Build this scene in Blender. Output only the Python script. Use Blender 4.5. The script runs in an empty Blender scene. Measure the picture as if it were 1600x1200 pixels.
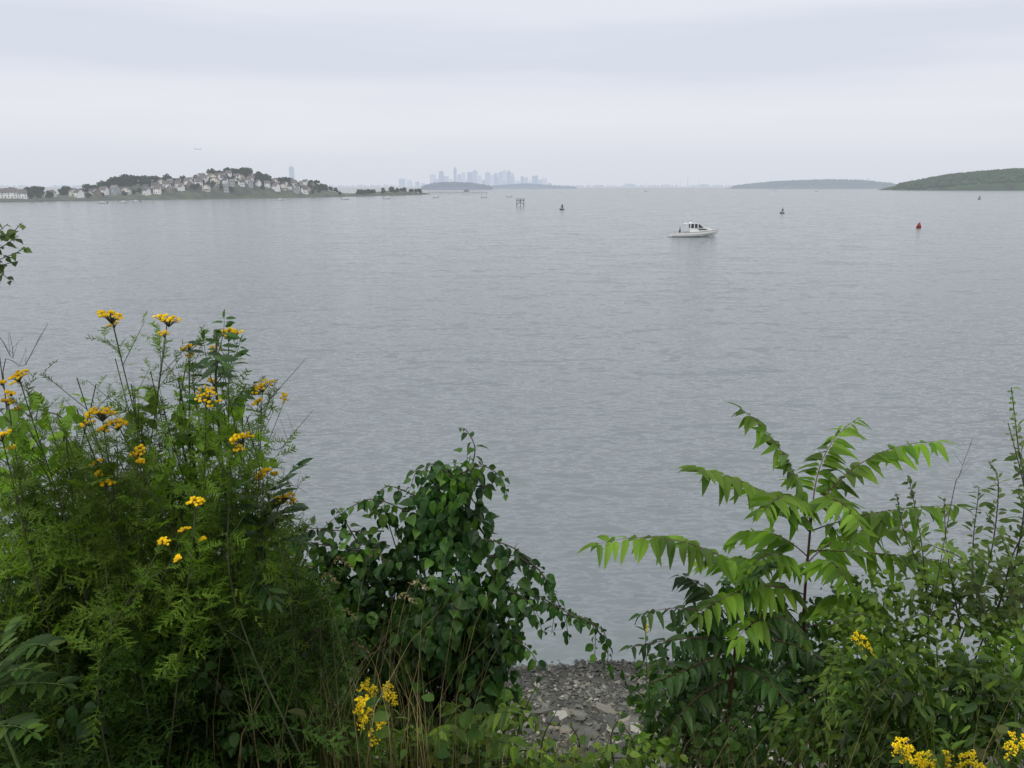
import bpy, bmesh, math, random
import numpy as np
from mathutils import Vector, noise as mnoise, Matrix
rng=np.random.default_rng(11); random.seed(11)
C=bpy.context.scene.collection
EYE=10.7; PITCH=math.radians(14.4)
cp,sp=math.cos(PITCH),math.sin(PITCH)
def pixel_to_world(u,v,Y):
    """world point at depth Y on the camera ray through image pixel u, v"""
    xc=(u-800)/1200; yc=-(v-600)/1200; D=cp+sp*yc  # u, v are image pixels; the depth Y is chosen by the caller
    return np.array([Y*xc/D, Y, EYE+Y*(-sp+cp*yc)/D])
def ground(x,y):
    b=0.10*math.sin(x*1.3+y*.7)+0.07*math.sin(x*2.9-y*1.9)
    if y<1.8: z=9.0
    elif y<10: z=9.0-(y-1.8)*0.976
    elif y<15.5: z=1.0-(y-10)*0.1818
    else: z=-(y-15.5)*0.2
    k=1 if y<10 else max(0.12,1-(y-10)/3)
    w=.35*math.sin(x*.11)+.12*math.sin(x*.5)
    return max(z+b*k+ (0.1*w if y>10 else 0),-6)
def nz(a): 
    a=np.asarray(a,float); return a/(np.linalg.norm(a,axis=-1,keepdims=True)+1e-9)
# ---------------------------------------------------------------- mesh builder
class MB:
    def __init__(s): s.V=[];s.F=[];s.M=[];s.n=0
    def add(s,V,F,mat=0):
        V=np.asarray(V,float).reshape(-1,3)
        if isinstance(F,np.ndarray): F=[F]
        else:
            d={}
            for f in F: d.setdefault(len(f),[]).append(f)
            F=[np.array(a) for a in d.values()]
        for a in F:
            if len(a): s.F.append(a+s.n); s.M.append(np.full(len(a),mat))
        s.V.append(V); s.n+=len(V)
    def build(s,name,mats,parent=None,origin=(0,0,0),smooth=False,rot=None):
        me=bpy.data.meshes.new(name)
        V=np.concatenate(s.V)-np.asarray(origin,float)
        loops=np.concatenate([a.ravel() for a in s.F]).astype(np.int32)
        tot=np.concatenate([np.full(len(a),a.shape[1]) for a in s.F]).astype(np.int32)
        st=np.concatenate([[0],np.cumsum(tot)[:-1]]).astype(np.int32)
        me.vertices.add(len(V)); me.vertices.foreach_set('co',V.astype(np.float32).ravel())
        me.loops.add(len(loops)); me.loops.foreach_set('vertex_index',loops)
        me.polygons.add(len(tot)); me.polygons.foreach_set('loop_start',st)
        try: me.polygons.foreach_set('loop_total',tot)
        except Exception: pass
        if not isinstance(mats,(list,tuple)): mats=[mats]
        for m in mats: me.materials.append(m)
        me.polygons.foreach_set('material_index',np.concatenate(s.M).astype(np.int32))
        me.polygons.foreach_set('use_smooth',np.full(len(tot),smooth))
        me.update(calc_edges=True); me.validate()
        ob=bpy.data.objects.new(name,me); C.objects.link(ob)
        if parent is not None: ob.parent=parent
        else: ob.location=origin
        return ob
def root(name,loc,label,cat,group=None,kind=None):
    e=bpy.data.objects.new(name,None); e.empty_display_size=.2; e.location=loc; C.objects.link(e)
    tag(e,label,cat,group,kind); return e
def tag(o,label,cat,group=None,kind=None):
    o['label']=label; o['category']=cat
    if group:o['group']=group
    if kind:o['kind']=kind
def copy_thing(src,loc,rz=0,sc=1.0,label=None,mats=None):
    o=src.copy(); C.objects.link(o); o.location=loc; o.rotation_euler=(0,0,rz)
    o.scale=(sc,sc,sc) if not hasattr(sc,'__len__') else sc
    if label:o['label']=label
    for ch in src.children:
        c=ch.copy(); C.objects.link(c); c.parent=o
    return o
def box(mb,x0,x1,y0,y1,z0,z1,mat=0):
    V=[(x0,y0,z0),(x1,y0,z0),(x1,y1,z0),(x0,y1,z0),(x0,y0,z1),(x1,y0,z1),(x1,y1,z1),(x0,y1,z1)]
    mb.add(V,[(0,3,2,1),(4,5,6,7),(0,1,5,4),(1,2,6,5),(2,3,7,6),(3,0,4,7)],mat)
def tube(mb,P,R,k=5,mat=0):
    P=np.asarray(P,float); n=len(P); R=np.broadcast_to(R,(n,))
    T=nz(np.gradient(P,axis=0)); ref=np.array([0,0,1.]) if abs(T[0][2])<.8 else np.array([1.,0,0])
    A=nz(np.cross(T,ref)); B=np.cross(T,A)
    a=np.arange(k)*2*math.pi/k
    V=P[:,None,:]+R[:,None,None]*(A[:,None,:]*np.cos(a)[None,:,None]+B[:,None,:]*np.sin(a)[None,:,None])
    F=[]
    for i in range(n-1):
        for j in range(k):
            F.append((i*k+j,i*k+(j+1)%k,(i+1)*k+(j+1)%k,(i+1)*k+j))
    F.append(tuple(range((n-1)*k,n*k))); F.append(tuple(reversed(range(k))))
    mb.add(V.reshape(-1,3),F,mat)
def lathe(mb,prof,k=12,c=(0,0,0),mat=0):
    a=np.arange(k)*2*math.pi/k; V=[]
    for r,z in prof:
        for t in a: V.append((c[0]+r*math.cos(t),c[1]+r*math.sin(t),c[2]+z))
    n=len(prof); F=[(i*k+j,i*k+(j+1)%k,(i+1)*k+(j+1)%k,(i+1)*k+j) for i in range(n-1) for j in range(k)]
    F.append(tuple(range((n-1)*k,n*k))); F.append(tuple(reversed(range(k))))
    mb.add(V,F,mat)
def curve(pts,n=16):
    pts=[np.asarray(p,float) for p in pts]
    if len(pts)==2: return np.array([pts[0]*(1-t)+pts[1]*t for t in np.linspace(0,1,n)])
    P=[2*pts[0]-pts[1]]+pts+[2*pts[-1]-pts[-2]]; out=[]; seg=len(pts)-1
    for t in np.linspace(0,seg,n):
        i=min(int(t),seg-1); f=t-i; a,b,c,d=P[i:i+4]
        out.append(.5*((2*b)+(c-a)*f+(2*a-5*b+4*c-d)*f*f+(3*b-a-3*c+d)*f**3))
    return np.array(out)
def inst(mb,tpl,pos,d,n,s,w=1.0,mat=0):
    tv,tf=tpl; pos=np.atleast_2d(pos); N=len(pos)
    d=nz(np.atleast_2d(d)); n=np.atleast_2d(n)
    x=nz(np.cross(d,n)); n2=np.cross(x,d)
    s=np.broadcast_to(s,(N,)); w=np.broadcast_to(w,(N,))
    M=np.stack([x*(s*w)[:,None],d*s[:,None],n2*s[:,None]],axis=-1)
    V=np.einsum('nij,kj->nki',M,tv)+pos[:,None,:]
    for f in tf:
        F=(f[None]+(np.arange(N)*len(tv))[:,None,None]).reshape(-1,f.shape[1])
        mb.F.append(F+mb.n); mb.M.append(np.full(len(F),mat))
    mb.V.append(V.reshape(-1,3)); mb.n+=N*len(tv)
def leaf_tpl(ts,ws,fold=.25,curl=.25,wav=0):
    V=[];F=[]
    for i,(t,w) in enumerate(zip(ts,ws)):
        z=-curl*t*t; k=wav*math.sin(i*2.4)
        V+=[(-w,t,z+fold*w+k),(0,t,z),(w,t,z+fold*w-k)]
    for i in range(len(ts)-1):
        a=3*i; F+=[(a,a+1,a+4,a+3),(a+1,a+2,a+5,a+4)]
    return np.array(V,float),[np.array(F)]
OV=leaf_tpl([0,.08,.25,.5,.75,.9,1],[.01,.16,.32,.36,.25,.1,.005],.3,.3,.02)
RD=leaf_tpl([0,.08,.25,.48,.7,.86,1],[.02,.24,.40,.42,.29,.11,.005],.3,.3,.03)
LN=leaf_tpl([0,.06,.2,.45,.7,.88,1],[.01,.09,.14,.145,.1,.045,.003],.35,.3,.01)
EL=leaf_tpl([0,.2,.5,.8,1],[.01,.15,.19,.12,.01],.3,.15)
_ts=np.linspace(0,1,12); _w=.17*np.sin(np.pi*np.clip(_ts*.93+.05,0,1))**.8*(1-.25*_ts)
_w=[w*(1.0 if i%2 else .72) for i,w in enumerate(_w)]; _w[0]=.01; _w[-1]=.003
SR=leaf_tpl(list(_ts),_w,.3,.2)
AL=leaf_tpl([0,.05,.16,.35,.55,.75,.9,1],[.01,.11,.16,.155,.125,.08,.035,.003],.3,.28,.012)
def tansy_tpl(seed):
    r=np.random.default_rng(seed); V=[];F3=[];F4=[]
    bend=r.uniform(-.25,.25); droop=r.uniform(.1,.5)
    def q(a,b,w):
        a=np.array(a);b=np.array(b);d=nz(b-a);s=np.cross(d,[0,0,1])*w;n=len(V)
        V.extend([a-s,a+s,b+s*.25,b-s*.25]);F4.append((n,n+1,n+2,n+3))
    def ax(t): return np.array([bend*t*t,t,-droop*t*t])
    for i in range(3): q(ax(i/3),ax((i+1)/3),.014)
    for i in range(8):
        t=.14+.82*(i+r.uniform(-.3,.3))/7.4; L=(.32*math.sin(math.pi*(.16+.74*(1-min(t,1))))+.03)*r.uniform(.55,1.25)
        for sgn in(-1,1):
            if r.random()<.08: continue
            a=ax(t); d=nz([sgn*r.uniform(.5,1),r.uniform(.3,.9),r.uniform(-.4,.4)]); b=a+d*L*r.uniform(.8,1.1)
            q(a,b,.028)
            for j in range(2):
                f=.3+.33*j; m=a+(b-a)*f
                for s2 in(-1,1):
                    sd=np.cross(d,[0,0,1])*s2; tip=m+(sd*.55+d*.6)*L*.38*(1.1-f*.5)*r.uniform(.7,1.2); n=len(V)
                    V.extend([m-d*.022,m+d*.032,tip]);F3.append((n,n+1,n+2))
    return np.array(V,float),[np.array(F4),np.array(F3)]
TNS=[tansy_tpl(k) for k in range(10)]
# ---------------------------------------------------------------- materials
def mat_new(name):
    m=bpy.data.materials.new(name); m.use_nodes=True; nt=m.node_tree; nt.nodes.clear(); return m,nt
def ramp(nt,cols,fac=None,inter='LINEAR'):
    r=nt.nodes.new('ShaderNodeValToRGB'); r.color_ramp.interpolation=inter; e=r.color_ramp.elements
    while len(e)<len(cols): e.new(.5)
    for el,(p,c) in zip(e,cols): el.position=p; el.color=(*c,1)
    if fac is not None: nt.links.new(fac,r.inputs[0])
    return r
def leafmat(name,cols,trans=.35,rough=.5,tboost=1.7,spec=.28):
    m,nt=mat_new(name); N=nt.nodes; L=nt.links
    g=N.new('ShaderNodeNewGeometry'); k=len(cols)
    r=ramp(nt,[(i/(k-1),c) for i,c in enumerate(cols)],g.outputs['Random Per Island'])
    no=N.new('ShaderNodeTexNoise'); no.inputs['Scale'].default_value=4; no.inputs['Detail'].default_value=0; L.new(g.outputs['Position'],no.inputs['Vector'])
    mr=N.new('ShaderNodeMapRange'); mr.inputs['From Min'].default_value=.3; mr.inputs['From Max'].default_value=.7; mr.inputs['To Min'].default_value=.55; mr.inputs['To Max'].default_value=1.45; L.new(no.outputs[0],mr.inputs[0])
    mx=N.new('ShaderNodeVectorMath'); mx.operation='SCALE'; L.new(r.outputs[0],mx.inputs[0]); L.new(mr.outputs[0],mx.inputs['Scale'])
    p=N.new('ShaderNodeBsdfPrincipled'); L.new(mx.outputs[0],p.inputs['Base Color']); p.inputs['Roughness'].default_value=rough
    p.inputs['Specular IOR Level'].default_value=spec
    t=N.new('ShaderNodeBsdfTranslucent'); tc=N.new('ShaderNodeVectorMath'); tc.operation='MULTIPLY'; tc.inputs[1].default_value=(tboost*1.15,tboost*1.25,tboost*.45)
    L.new(mx.outputs[0],tc.inputs[0]); L.new(tc.outputs[0],t.inputs[0])
    ms=N.new('ShaderNodeMixShader'); ms.inputs[0].default_value=trans; L.new(p.outputs[0],ms.inputs[1]); L.new(t.outputs[0],ms.inputs[2])
    o=N.new('ShaderNodeOutputMaterial'); L.new(ms.outputs[0],o.inputs[0]); return m
def simple(name,c,rough=.7,var=.25,scale=8,haze=0,hc=(.59,.63,.70),metal=0,c2=None,bump=0):
    m,nt=mat_new(name); N=nt.nodes; L=nt.links
    g=N.new('ShaderNodeNewGeometry'); no=N.new('ShaderNodeTexNoise'); no.inputs['Scale'].default_value=scale; no.inputs['Detail'].default_value=5
    L.new(g.outputs['Position'],no.inputs['Vector'])
    a=tuple(x*(1-var) for x in c); b=tuple(min(1,x*(1+var)) for x in (c2 or c))
    r=ramp(nt,[(.35,a),(.65,b)],no.outputs[0])
    p=N.new('ShaderNodeBsdfPrincipled'); L.new(r.outputs[0],p.inputs['Base Color']); p.inputs['Roughness'].default_value=rough; p.inputs['Metallic'].default_value=metal
    if bump:
        bp=N.new('ShaderNodeBump'); bp.inputs['Strength'].default_value=bump; bp.inputs['Distance'].default_value=.02; L.new(no.outputs[0],bp.inputs['Height']); L.new(bp.outputs[0],p.inputs['Normal'])
    o=N.new('ShaderNodeOutputMaterial')
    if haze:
        e=N.new('ShaderNodeEmission'); e.inputs[0].default_value=(*hc,1); ms=N.new('ShaderNodeMixShader'); ms.inputs[0].default_value=haze  # aerial haze painted in: fixed share of glowing haze colour per material
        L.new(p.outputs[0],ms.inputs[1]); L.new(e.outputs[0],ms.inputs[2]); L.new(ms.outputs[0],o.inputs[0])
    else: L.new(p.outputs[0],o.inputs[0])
    return m
# ---------------------------------------------------------------- world
w=bpy.data.worlds.new("World"); bpy.context.scene.world=w; w.use_nodes=True; nt=w.node_tree; nt.nodes.clear(); N=nt.nodes; L=nt.links
tc=N.new('ShaderNodeTexCoord'); sx=N.new('ShaderNodeSeparateXYZ'); L.new(tc.outputs['Generated'],sx.inputs[0])
mp=N.new('ShaderNodeMapping'); mp.inputs['Scale'].default_value=(1.1,1.1,11); L.new(tc.outputs['Generated'],mp.inputs[0])
no=N.new('ShaderNodeTexNoise'); no.inputs['Scale'].default_value=1.7; no.inputs['Detail'].default_value=5; no.inputs['Roughness'].default_value=.5; L.new(mp.outputs[0],no.inputs['Vector'])
a1=N.new('ShaderNodeMath'); a1.operation='MULTIPLY_ADD'; a1.inputs[1].default_value=.13; a1.inputs[2].default_value=-.065; L.new(no.outputs[0],a1.inputs[0])
a2=N.new('ShaderNodeMath'); a2.operation='MULTIPLY'; L.new(a1.outputs[0],a2.inputs[0]); 
a4=N.new('ShaderNodeMath'); a4.operation='MULTIPLY'; a4.use_clamp=True; a4.inputs[1].default_value=9; L.new(sx.outputs[2],a4.inputs[0]); L.new(a4.outputs[0],a2.inputs[1])
a3=N.new('ShaderNodeMath'); a3.operation='ADD'; L.new(sx.outputs[2],a3.inputs[0]); L.new(a2.outputs[0],a3.inputs[1])
def s(r,g,b): return tuple(((x/255+.055)/1.055)**2.4 for x in (r,g,b))
rp=ramp(nt,[(0,s(215,220,230)),(.035,s(219,223,232)),(.08,s(231,232,239)),(.105,s(227,229,238)),(.14,s(215,221,233)),(.165,s(215,221,233)),(.20,s(226,230,239)),(.5,s(238,240,245)),(1,s(251,251,253))],a3.outputs[0])
sky=N.new('ShaderNodeTexSky'); sky.sky_type='NISHITA'; sky.sun_disc=False; sky.sun_elevation=math.radians(68); sky.sun_rotation=math.radians(160); sky.dust_density=4
sk=N.new('ShaderNodeVectorMath'); sk.operation='SCALE'; sk.inputs['Scale'].default_value=.12; L.new(sky.outputs[0],sk.inputs[0])
mx=N.new('ShaderNodeMix'); mx.data_type='RGBA'; mx.inputs[0].default_value=.05; L.new(rp.outputs[0],mx.inputs[6]); L.new(sk.outputs[0],mx.inputs[7])
bg=N.new('ShaderNodeBackground'); L.new(mx.outputs[2],bg.inputs[0]); bg.inputs[1].default_value=1.04
wo=N.new('ShaderNodeOutputWorld'); L.new(bg.outputs[0],wo.inputs[0])
sc=bpy.context.scene; sc.view_settings.view_transform='Standard'; sc.view_settings.look='None'; sc.view_settings.exposure=0
sun=bpy.data.lights.new('sun','SUN'); sun.energy=1.4; sun.angle=math.radians(42); sun.color=(1,.96,.88)
so=bpy.data.objects.new('sun',sun); so.rotation_euler=(math.radians(26),math.radians(-16),0); C.objects.link(so)
cam=bpy.data.cameras.new('camera'); cam.lens=27; cam.sensor_width=36; cam.clip_start=.05; cam.clip_end=80000
co=bpy.data.objects.new('camera',cam); co.location=(0,0,EYE); co.rotation_euler=(math.pi/2-PITCH,0,0); C.objects.link(co); sc.camera=co
# ---------------------------------------------------------------- water
m,nt=mat_new('sea_water'); N=nt.nodes; L=nt.links
g=N.new('ShaderNodeNewGeometry')
def nzt(scale,det,mscale,rot=0,rough=.55,dist=0):
    mp=N.new('ShaderNodeMapping'); mp.inputs['Scale'].default_value=mscale; mp.inputs['Rotation'].default_value=(0,0,rot); L.new(g.outputs['Position'],mp.inputs[0])
    t=N.new('ShaderNodeTexNoise'); t.inputs['Scale'].default_value=scale; t.inputs['Detail'].default_value=det; t.inputs['Roughness'].default_value=rough; t.inputs['Distortion'].default_value=dist
    L.new(mp.outputs[0],t.inputs['Vector']); return t
def vm(op,a,b):
    x=N.new('ShaderNodeVectorMath'); x.operation=op
    for i,v in enumerate((a,b)):
        if isinstance(v,tuple): x.inputs[i].default_value=v
        elif v is not None: L.new(v,x.inputs[i])
    return x.outputs[0]
acc=None
for (scl,det,ms_,rot,rg,di,ax,ay) in [(1.25,2,(.42,1.5,1),.07,.55,.5,.9,2.0),(3.6,2,(.45,1.35,1),-.1,.6,.4,1.1,2.4),(.3,1,(.4,1.7,1),.03,.5,.2,.25,.9)]:
    t=nzt(scl,det,ms_,rot,rg,di); v=vm('MULTIPLY',vm('SUBTRACT',t.outputs['Color'],(.5,.5,.5)),(ax,ay,0)); acc=v if acc is None else vm('ADD',acc,v)
# steepest facets are limited, as real capillary-wave slopes are
acc=vm('MINIMUM',vm('MAXIMUM',acc,(-.36,-.36,0)),(.36,.36,0))
n4=nzt(.02,3,(.3,1.7,1),.05)
st=N.new('ShaderNodeMapRange'); st.inputs['From Min'].default_value=.35; st.inputs['From Max'].default_value=.65; st.inputs['To Min'].default_value=.85; st.inputs['To Max'].default_value=1.08; L.new(n4.outputs[0],st.inputs[0])
scn=N.new('ShaderNodeVectorMath'); scn.operation='SCALE'; L.new(acc,scn.inputs[0]); L.new(st.outputs[0],scn.inputs['Scale'])
nrm=vm('NORMALIZE',vm('ADD',scn.outputs[0],(0,0,1)),None)
p=N.new('ShaderNodeBsdfPrincipled'); p.inputs['Roughness'].default_value=.17; p.inputs['IOR'].default_value=1.5
cr=ramp(nt,[(.3,(.165,.195,.206)),(.7,(.185,.215,.228))],n4.outputs[0]); L.new(cr.outputs[0],p.inputs['Base Color']); L.new(nrm,p.inputs['Normal'])
o=N.new('ShaderNodeOutputMaterial'); L.new(p.outputs[0],o.inputs[0]); M_water=m
mb=MB(); mb.add([(-40000,8,0),(40000,8,0),(40000,60000,0),(-40000,60000,0)],[(0,1,2,3)])
o=mb.build('water',M_water); tag(o,'rippled grey-green harbour water under overcast sky','water',kind='structure')
# ---------------------------------------------------------------- ground
m,nt=mat_new('bluff_ground'); N=nt.nodes; L=nt.links
g=N.new('ShaderNodeNewGeometry'); sx=N.new('ShaderNodeSeparateXYZ'); L.new(g.outputs['Position'],sx.inputs[0])
n1=N.new('ShaderNodeTexNoise'); n1.inputs['Scale'].default_value=6; n1.inputs['Detail'].default_value=6; L.new(g.outputs['Position'],n1.inputs['Vector'])
soil=ramp(nt,[(.3,(.02,.022,.01)),(.5,(.04,.038,.02)),(.7,(.07,.06,.035))],n1.outputs[0])
vr=N.new('ShaderNodeTexVoronoi'); vr.inputs['Scale'].default_value=26; L.new(g.outputs['Position'],vr.inputs['Vector'])
grav=ramp(nt,[(0,(.038,.038,.031)),(.5,(.08,.08,.067)),(1,(.145,.147,.125))],vr.outputs['Color'])
mr=N.new('ShaderNodeMapRange'); mr.inputs['From Min'].default_value=9.3; mr.inputs['From Max'].default_value=10.3; L.new(sx.outputs[1],mr.inputs[0])
mx=N.new('ShaderNodeMix'); mx.data_type='RGBA'; L.new(mr.outputs[0],mx.inputs[0]); L.new(soil.outputs[0],mx.inputs[6]); L.new(grav.outputs[0],mx.inputs[7])
wet=N.new('ShaderNodeMapRange'); wet.inputs['From Min'].default_value=.25; wet.inputs['From Max'].default_value=.02; wet.inputs['To Min'].default_value=1; wet.inputs['To Max'].default_value=.45; L.new(sx.outputs[2],wet.inputs[0])
sc2=N.new('ShaderNodeVectorMath'); sc2.operation='SCALE'; L.new(mx.outputs[2],sc2.inputs[0]); L.new(wet.outputs[0],sc2.inputs['Scale'])
p=N.new('ShaderNodeBsdfPrincipled'); p.inputs['Roughness'].default_value=.75; L.new(sc2.outputs[0],p.inputs['Base Color'])
bp=N.new('ShaderNodeBump'); bp.inputs['Distance'].default_value=.04; L.new(vr.outputs['Distance'],bp.inputs['Height']); L.new(bp.outputs[0],p.inputs['Normal'])
o=N.new('ShaderNodeOutputMaterial'); L.new(p.outputs[0],o.inputs[0])
xs=np.concatenate([np.linspace(-200,-14,32),np.linspace(-13,13,120),np.linspace(14,200,32)]); ys=np.concatenate([np.linspace(-60,-1,12),np.linspace(-.5,18,90),np.linspace(19,60,16)])
V=[(x,y,ground(x,y)) for y in ys for x in xs]; nx=len(xs)
F=[(j*nx+i,j*nx+i+1,(j+1)*nx+i+1,(j+1)*nx+i) for j in range(len(ys)-1) for i in range(nx-1)]
mb=MB(); mb.add(V,np.array(F)); o=mb.build('ground',m,smooth=True); tag(o,'steep soil bluff falling to a pebble shore','ground',kind='structure')
# beach stones
m,nt=mat_new('beach_stone'); N=nt.nodes; L=nt.links
g=N.new('ShaderNodeNewGeometry'); r=ramp(nt,[(0,(.028,.03,.025)),(.4,(.08,.082,.068)),(.75,(.15,.152,.128)),(.93,(.19,.17,.125)),(1,(.38,.38,.34))],g.outputs['Random Per Island'])
n1=N.new('ShaderNodeTexNoise'); n1.inputs['Scale'].default_value=30; n1.inputs['Detail'].default_value=4; L.new(g.outputs['Position'],n1.inputs['Vector'])
mr=N.new('ShaderNodeMapRange'); mr.inputs['To Min'].default_value=.6; mr.inputs['To Max'].default_value=1.4; L.new(n1.outputs[0],mr.inputs[0])
sx=N.new('ShaderNodeSeparateXYZ'); L.new(g.outputs['Position'],sx.inputs[0])
wet=N.new('ShaderNodeMapRange'); wet.inputs['From Min'].default_value=.25; wet.inputs['From Max'].default_value=.06; wet.inputs['To Min'].default_value=1; wet.inputs['To Max'].default_value=.42; L.new(sx.outputs[2],wet.inputs[0])
mu=N.new('ShaderNodeMath'); mu.operation='MULTIPLY'; L.new(mr.outputs[0],mu.inputs[0]); L.new(wet.outputs[0],mu.inputs[1])
vs=N.new('ShaderNodeVectorMath'); vs.operation='SCALE'; L.new(r.outputs[0],vs.inputs[0]); L.new(mu.outputs[0],vs.inputs['Scale'])
p=N.new('ShaderNodeBsdfPrincipled'); p.inputs['Roughness'].default_value=.6; L.new(vs.outputs[0],p.inputs['Base Color'])
o=N.new('ShaderNodeOutputMaterial'); L.new(p.outputs[0],o.inputs[0]); M_stone=m
bm=bmesh.new(); bmesh.ops.create_icosphere(bm,subdivisions=1,radius=.5); iv=np.array([v.co[:] for v in bm.verts]); iff=np.array([[v.index for v in f.verts] for f in bm.faces]); bm.free()
mb=MB()
for k in range(8):
    tv=iv*(1+rng.uniform(-.25,.25,(len(iv),1)))*np.array([1,rng.uniform(.45,.8),rng.uniform(.15,.32)])
    n=1500; xx=rng.uniform(-3,6.5,n); yy=rng.uniform(9.8,15.75,n)
    ss=.045+.15*rng.random(n)**2.8; ss[:40]=rng.uniform(.28,.55,40); yy[:40]=rng.uniform(9.8,13.5,40)
    pos=np.array([[x,y,ground(x,y)+.008+a*.07] for x,y,a in zip(xx,yy,ss)])
    a=rng.uniform(0,6.28,n); d=np.stack([np.cos(a),np.sin(a),rng.normal(0,.18,n)],-1); nn=np.stack([rng.normal(0,.35,n),rng.normal(0,.35,n),np.ones(n)],-1)
    inst(mb,(tv,[iff]),pos,d,nn,ss)
o=mb.build('beach_stones',M_stone); tag(o,'flat grey shale stones covering the narrow shore','stones',kind='stuff')
# ---------------------------------------------------------------- far land
def land(name,fx,x0,x1,y0,y1,nxx,nyy,mat,label,cat='hill'):
    xs=np.linspace(x0,x1,nxx); ys=np.linspace(y0,y1,nyy)
    V=[(x,y,fx(x,y)) for y in ys for x in xs]
    F=[(j*nxx+i,j*nxx+i+1,(j+1)*nxx+i+1,(j+1)*nxx+i) for j in range(nyy-1) for i in range(nxx-1)]
    mb=MB(); mb.add(V,np.array(F)); o=mb.build(name,mat,smooth=True); tag(o,label,cat,kind='structure'); return o
SX=[-900,-700,-365,-314,-250,-195,-150,-118]; SY=[330,420,563,645,745,843,1000,1150]
DX=[-900,-195,-150,-118]; DY=[300,240,160,8]
def hz(x,y):
    S=np.interp(x,SX,SY); d=np.interp(x,DX,DY); e=min(y-S,S+d-y)
    if x>-118: e=-(x+118)-abs(y-1150)*.1
    k=max(-1,min(1,e/14)); base=2.2*k
    if e<=0: return base
    f=min(1,e/30)
    h=18*math.exp(-((x+283)/38)**2-((y-805)/85)**2)+10*math.exp(-((x+346)/34)**2-((y-745)/70)**2)+9*math.exp(-((x+232)/26)**2-((y-885)/70)**2)+3.5*math.exp(-((x+160)/25)**2-((y-1060)/70)**2)+2.5*math.exp(-((x+430)/60)**2-((y-660)/60)**2)
    return base+h*f+.5*mnoise.noise(Vector((x*.05,y*.05,0)))*f
H1=.27
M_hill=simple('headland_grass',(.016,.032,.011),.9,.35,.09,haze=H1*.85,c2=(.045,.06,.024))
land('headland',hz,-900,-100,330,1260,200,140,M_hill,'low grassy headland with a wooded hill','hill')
def shore_y(x): return float(np.interp(x,SX,SY))
mb=MB(); xs=np.linspace(-700,-200,120)
for a,b in zip(xs[:-1],xs[1:]):
    ya,yb=shore_y(a)+6,shore_y(b)+6
    V=[(a,ya,-.5),(b,yb,-.5),(b,yb,1.5),(a,ya,1.5),(a,ya+1.2,1.5),(b,yb+1.2,1.5),(b,yb+1.2,-.5),(a,ya+1.2,-.5)]
    mb.add(V,[(0,1,2,3),(3,2,5,4),(4,5,6,7)])
o=mb.build('sea_wall',simple('sea_wall_concrete',(.15,.135,.11),.9,.4,.3,haze=H1)); tag(o,'long weathered concrete sea wall along the headland','wall')
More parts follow.
